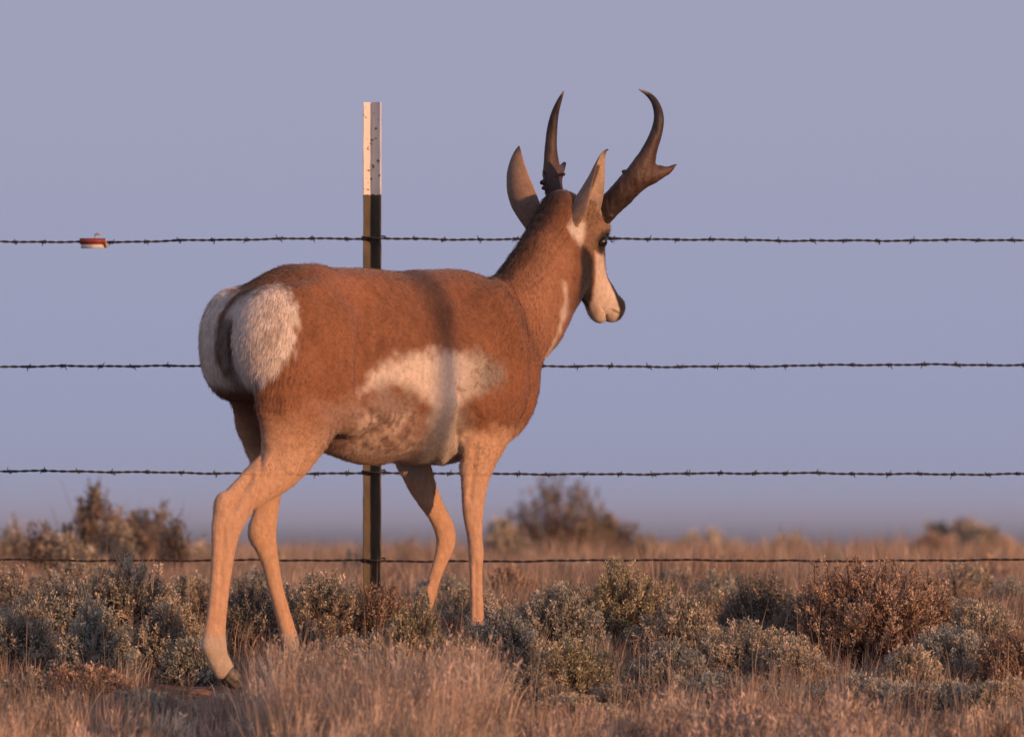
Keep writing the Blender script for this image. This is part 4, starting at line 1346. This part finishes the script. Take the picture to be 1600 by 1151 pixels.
SH = [
 # centre px, base row, top row, width px, depth, kind, label, options
 (75, 0, 905, 200, 1.0, 'grey', "wide grey-green sagebrush at the left edge under the bottom wire", dict(sprigs=230)),
 (30, 0, 945, 150, .35, 'tan', "pale tan-tipped sagebrush cut off by the left edge of the picture", dict(sprigs=200)),
 (150, 0, 950, 130, .15, 'grey', "small silvery sagebrush in front of the leggy brown one at far left", dict(sprigs=170)),
 (190, 0, 868, 210, 1.25, 'tan', "tall leggy tan sagebrush with dark bare stems left of the pronghorn", dict(sprigs=230, fullness=.65, stalks=20)),
 (262, 0, 925, 150, .55, 'tan', "bushy tan shrub just left of the near hind leg", dict(sprigs=200)),
 (395, 0, 905, 150, .95, 'dark', "dark scraggly shrub seen between the two hind legs", dict(sprigs=170, fullness=.4)),
 (300, 0, 1000, 110, .25, 'grey', "low dull shrub close behind the near hind hoof", dict(sprigs=110)),
 (505, 0, 895, 140, 1.15, 'tan', "sandy shrub under the belly left of the steel post", dict(sprigs=180)),
 (470, 0, 960, 100, .5, 'dark', "small dark shrub right of the far hind leg", dict(sprigs=110)),
 (590, 0, 888, 140, 1.15, 'brown', "reddish brown twiggy weed at the foot of the steel post", dict(name="twiggy_weed", sprigs=190, leaves=14, upright=.8, fullness=.3)),
 (648, 0, 940, 110, .25, 'olive', "small olive shrub around the lifted far foreleg", dict(sprigs=120)),
 (700, 0, 975, 100, .2, 'olive', "little olive sprig bush left of the near foreleg", dict(sprigs=90)),
 (800, 0, 945, 130, .25, 'blue', "blue-grey sagebrush just right of the near foreleg", dict(sprigs=180)),
 (752, 0, 972, 80, .22, 'grey', "small grey shrub hiding the near fore hoof", dict(sprigs=90)),
 (462, 0, 1006, 70, .02, 'tan', "small straw shrub hiding the far hind hoof", dict(sprigs=70)),
 (870, 0, 912, 150, .8, 'grey', "dark-centred grey sagebrush right of the pronghorn's chest, left half of a pair", dict(sprigs=210)),
 (965, 0, 878, 200, 1.05, 'olive', "yellowish olive sagebrush reaching up to the bottom wire right of the pronghorn", dict(sprigs=260, stalks=12)),
 (900, 0, 1000, 150, -.05, 'olive', "low green-gold shrub in front of the olive sagebrush", dict(sprigs=150)),
 (1070, 0, 930, 150, .75, 'tan', "straw-coloured low sagebrush in the middle of the right half", dict(sprigs=190)),
 (1050, 0, 1000, 150, .1, 'blue', "low blue-grey sagebrush below the straw-coloured one", dict(sprigs=160)),
 (1195, 0, 905, 150, 1.35, 'dark', "dark grey-green sagebrush left of the big brown bush", dict(sprigs=190)),
 (1180, 0, 972, 190, .2, 'tan', "yellow-tan sagebrush with upright tips left of the dark hollow", dict(sprigs=240, upright=.7)),
 (1360, 0, 868, 240, .75, 'brown', "big round brown bush with a dark hollow underneath, touching the bottom wire at right", dict(sprigs=330, fullness=.62, stalks=16)),
 (1290, 0, 905, 170, 1.1, 'dark', "dark grey bush against the left side of the big brown bush", dict(sprigs=210)),
 (1530, 0, 935, 190, .8, 'tan', "tan sagebrush below the bottom wire near the right edge", dict(sprigs=220)),
 (1490, 0, 972, 150, .35, 'blue', "blue-grey sagebrush right of the big brown bush", dict(sprigs=180)),
 (1585, 0, 985, 140, .05, 'brown', "rusty brown shrub cut off by the right edge of the picture", dict(sprigs=180, fullness=.6)),
 (1350, 0, 1050, 180, -.35, 'blue', "low pale sage below the big brown bush", dict(sprigs=190, upright=.7)),
 (1480, 0, 1065, 140, -.4, 'grey', "low grey shrub near the lower right corner", dict(sprigs=140, upright=.7)),
 (1240, 0, 1070, 120, -.45, 'grey', "small grey shrub half sunk in grass at lower right", dict(sprigs=110, upright=.7)),
 (1110, 0, 1050, 130, -.3, 'grey', "small sage clump in the grass right of centre", dict(sprigs=120, upright=.7)),
 (980, 0, 1065, 140, -.4, 'dark', "low dark clump at the bottom of the picture right of centre", dict(sprigs=120, upright=.7)),
 (820, 0, 1040, 130, -.3, 'dark', "dark low shrub at the edge of the tall pinkish grass", dict(sprigs=120)),
 (130, 0, 1040, 170, -.3, 'brown', "brownish low shrub at lower left", dict(sprigs=150)),
 (30, 0, 1050, 130, -.35, 'dark', "dark low shrub in the lower left corner", dict(sprigs=120)),
 (1150, 0, 912, 150, 1.9, 'tan', "straw-tipped sagebrush just under the bottom wire left of the dark grey-green one", dict(sprigs=150)),
 (1430, 0, 902, 150, 1.8, 'tan', "straw sagebrush behind the right side of the big brown bush", dict(sprigs=150)),
 (880, 0, 900, 140, 1.9, 'tan', "straw sagebrush behind the left one of the two dark-centred shrubs", dict(sprigs=150)),
 (735, 0, 915, 130, 1.5, 'tan', "straw brush behind the near foreleg", dict(sprigs=130)),
 (540, 0, 908, 110, 1.95, 'grey', "dull grey brush at the left foot of the steel post", dict(sprigs=110)),
 (320, 0, 890, 150, 1.8, 'tan', "straw sagebrush behind the near hind shank", dict(sprigs=150)),
 (20, 0, 890, 130, 1.9, 'tan', "straw sagebrush under the bottom wire at the left edge", dict(sprigs=130)),
 (1250, 0, 1010, 130, .05, 'tan', "straw clump in the hollow at the left foot of the big brown bush", dict(sprigs=120)),
 (1130, 0, 893, 120, 2.6, 'grey', "dim grey sagebrush just past the fence in the right half", dict(sprigs=110)),
 (1500, 0, 880, 130, 3.0, 'tan', "dull tan brush past the fence right of the big brown bush", dict(sprigs=130)),
 (1575, 0, 905, 90, 2.4, 'grey', "grey brush past the fence at the right edge", dict(sprigs=90)),
 (690, 0, 893, 110, 2.7, 'grey', "dim grey brush past the fence between the two forelegs", dict(sprigs=110)),
 (800, 0, 885, 110, 3.2, 'brown', "dull brown brush past the fence just right of the near foreleg", dict(sprigs=110)),
 (1050, 0, 884, 90, 3.4, 'tan', "faint tan brush past the fence right of the olive sagebrush", dict(sprigs=90)),
 (110, 0, 868, 130, 2.8, 'tan', "straw brush past the fence behind the tall leggy sagebrush", dict(sprigs=130)),
 (400, 0, 884, 110, 2.8, 'grey', "dim grey brush past the fence seen between the hind legs", dict(sprigs=110)),
 (720, 0, 1010, 120, .0, 'tan', "tan bush poking from the tall grass below the near foreleg", dict(sprigs=130)),
 (560, 0, 985, 120, .2, 'tan', "tan bush rising from the tall grass below the steel post", dict(sprigs=130)),
 (1420, 0, 1010, 110, .0, 'tan', "small straw bush between the big brown bush and the pale low sage", dict(sprigs=120)),
 (1560, 0, 1060, 130, -.5, 'tan', "straw-tipped clump in the lower right corner", dict(sprigs=120)),
 (900, 0, 1085, 150, -.7, 'tan', "straw clump at the bottom edge right of the tall grass", dict(sprigs=120)),
 (220, 0, 1075, 130, -.5, 'grey', "small grey shrub in the grass below the near hind hoof", dict(sprigs=110)),
]
for c_, _, top, wpx, Yd, kd, lab, op in SH:
    shrub(c_, 0, top, wpx, Yd, kd, lab, **op)
BG = [
 (862, 745, 210, 12.0, 'twig', "large blurred brown bush on the skyline behind the pronghorn's chest", dict(name="rabbitbrush", sprigs=270, leaves=11, leaf=.018, upright=.6, fullness=.35)),
 (940, 785, 140, 12.5, 'twig', "smaller blurred bush on the right flank of the large skyline bush", dict(name="rabbitbrush", sprigs=200, leaves=12, leaf=.02)),
 (150, 762, 125, 6.5, 'twig', "dark upright bush on the skyline at left above the bottom wire", dict(name="rabbitbrush", sprigs=260, leaves=14, leaf=.014, upright=.8)),
 (62, 795, 60, 5.5, 'twig', "thin spiky bush on the skyline near the left edge", dict(name="rabbitbrush", sprigs=90, leaves=12, leaf=.013, upright=.85)),
 (222, 778, 130, 7.5, 'twig', "brown bush with ragged top right of the dark upright skyline bush", dict(name="rabbitbrush", sprigs=220, leaves=14, leaf=.015, upright=.75)),
 (270, 788, 60, 6.0, 'twig', "narrow spiky clump at the right end of the left skyline bushes", dict(name="rabbitbrush", sprigs=90, leaves=12, leaf=.013, upright=.9)),
 (20, 815, 70, 7.0, 'tan', "blurred tan clump at the left edge on the skyline", dict(name="rabbitbrush", sprigs=120, leaves=12, leaf=.014, upright=.8)),
 (1515, 820, 200, 17.0, 'tan', "broad blurred tan mound of brush on the skyline at right", dict(name="rabbitbrush", sprigs=420, leaves=14, leaf=.03, upright=.7)),
 (1455, 838, 90, 15.0, 'brown', "low blurred brush left of the broad tan mound", dict(name="rabbitbrush", sprigs=160, leaves=12, leaf=.025)),
 (1100, 832, 150, 19.0, 'tan', "low blurred orange-tan brush on the skyline right of the large bush", dict(name="rabbitbrush", sprigs=200, leaves=12, leaf=.03)),
 (1230, 836, 70, 18.0, 'tan', "tiny blurred tuft of brush on the skyline in the right half", dict(name="rabbitbrush", sprigs=110, leaves=12, leaf=.03)),
 (110, 818, 150, 5.5, 'tan', "straw-coloured fringe of brush in front of the dark upright skyline bush", dict(name="rabbitbrush", sprigs=150, leaves=16, leaf=.012, upright=.85)),
 (185, 805, 90, 6.2, 'tan', "pale brush between the dark and the brown skyline bushes at left", dict(name="rabbitbrush", sprigs=100, leaves=16, leaf=.012, upright=.85)),
 (300, 838, 90, 8.0, 'tan', "low pale brush on the skyline just left of the near hock", dict(name="rabbitbrush", sprigs=90, leaves=14, leaf=.013, upright=.85)),
 (790, 800, 90, 11.0, 'tan', "pale brush at the left foot of the large skyline bush", dict(name="rabbitbrush", sprigs=120, leaves=14, leaf=.018, upright=.8)),
 (1010, 825, 110, 13.0, 'tan', "pale brush tapering off right of the skyline bushes", dict(name="rabbitbrush", sprigs=120, leaves=14, leaf=.02, upright=.8)),
 (560, 862, 120, 5.5, 'grey', "dim grey scrub beyond the fence just left of the steel post", dict(name="low_scrub", sprigs=80, leaves=18, leaf=.012)),
 (700, 858, 130, 6.5, 'tan', "dull tan scrub beyond the fence between the forelegs", dict(name="low_scrub", sprigs=80, leaves=18, leaf=.012)),
 (900, 862, 150, 6.0, 'grey', "dim grey scrub beyond the fence below the large skyline bush", dict(name="low_scrub", sprigs=90, leaves=18, leaf=.012)),
 (1150, 866, 150, 5.0, 'tan', "dull tan scrub beyond the bottom wire right of centre", dict(name="low_scrub", sprigs=90, leaves=18, leaf=.012)),
 (1290, 858, 140, 8.0, 'grey', "dim scrub beyond the bottom wire above the dark grey bush", dict(name="low_scrub", sprigs=80, leaves=18, leaf=.013)),
 (1540, 862, 150, 5.5, 'brown', "dull brown scrub beyond the bottom wire near the right edge", dict(name="low_scrub", sprigs=90, leaves=18, leaf=.012)),
 (420, 858, 120, 6.5, 'tan', "dull scrub beyond the fence seen between the hocks", dict(name="low_scrub", sprigs=80, leaves=18, leaf=.012)),
 (640, 835, 90, 10.0, 'twig', "faint blurred brush between the steel post and the near foreleg", dict(name="rabbitbrush", sprigs=120, leaves=12, leaf=.016)),
]
for c_, top, wpx, Yd, kd, lab, op in BG:
    shrub(c_, 0, top, wpx, Yd, kd, lab, group="bushes on the skyline beyond the fence", **op)

# reddish stone and a weathered stick by the near hind hoof
st_m = mat_flat("red_stone", (.30, .15, .10), rough=.8, col2=(.20, .11, .08), scale=50, bump=.5)
def stone(px, py, Y, sx, sy, sz, mat, label, seed, name="stone"):
    v, f = uvsphere((0, 0, 0), 1.0, 20, 12)
    v = v * np.array((sx, sy, sz)) * (1 + .16 * n3(v, 2.6, seed) + .06 * n3(v, 7, seed + 1))[:, None]
    o = np_mesh(name, v, f, mat, smooth=True)
    p = P(px, py, Y); o.location = (p.x, Y, float(ground(p.x, Y)) + sz * .5)
    tag(o, label, "stone")
    return o
stone(312, 1080, -.10, .030, .016, .009, st_m, "flat reddish stone on the ground behind the near hind hoof", 3)
gs_m = mat_flat("grey_stone", (.26, .23, .21), rough=.9, col2=(.15, .13, .12), scale=40, bump=.5)
stone(352, 1100, -.28, .026, .018, .012, gs_m, "small grey stone just below the near hind hoof", 9)

# ------------------------------------------------------------------ dusty air
hz_me = bpy.data.meshes.new("haze")
hx0, hx1, hy0, hy1, hz0, hz1 = -30500, 30500, -60, 41000, -13, 19
hv = [(x, y, z) for x in (hx0, hx1) for y in (hy0, hy1) for z in (hz0, hz1)]
hf = [(0, 1, 3, 2), (4, 6, 7, 5), (0, 4, 5, 1), (2, 3, 7, 6), (0, 2, 6, 4), (1, 5, 7, 3)]
hz_me.from_pydata(hv, [], hf)
hzo = bpy.data.objects.new("haze", hz_me); COL.objects.link(hzo)
hzo["kind"] = "stuff"
hm = bpy.data.materials.new("haze_air"); hm.use_nodes = True
hn = hm.node_tree; hn.nodes.clear()
ho = hn.nodes.new("ShaderNodeOutputMaterial"); pv = hn.nodes.new("ShaderNodeVolumePrincipled")
pv.inputs['Color'].default_value = (.62, .77, 1.0, 1); pv.inputs['Density'].default_value = .00013; pv.inputs['Anisotropy'].default_value = .0
hn.links.new(pv.outputs[0], ho.inputs['Volume'])
hz_me.materials.append(hm)
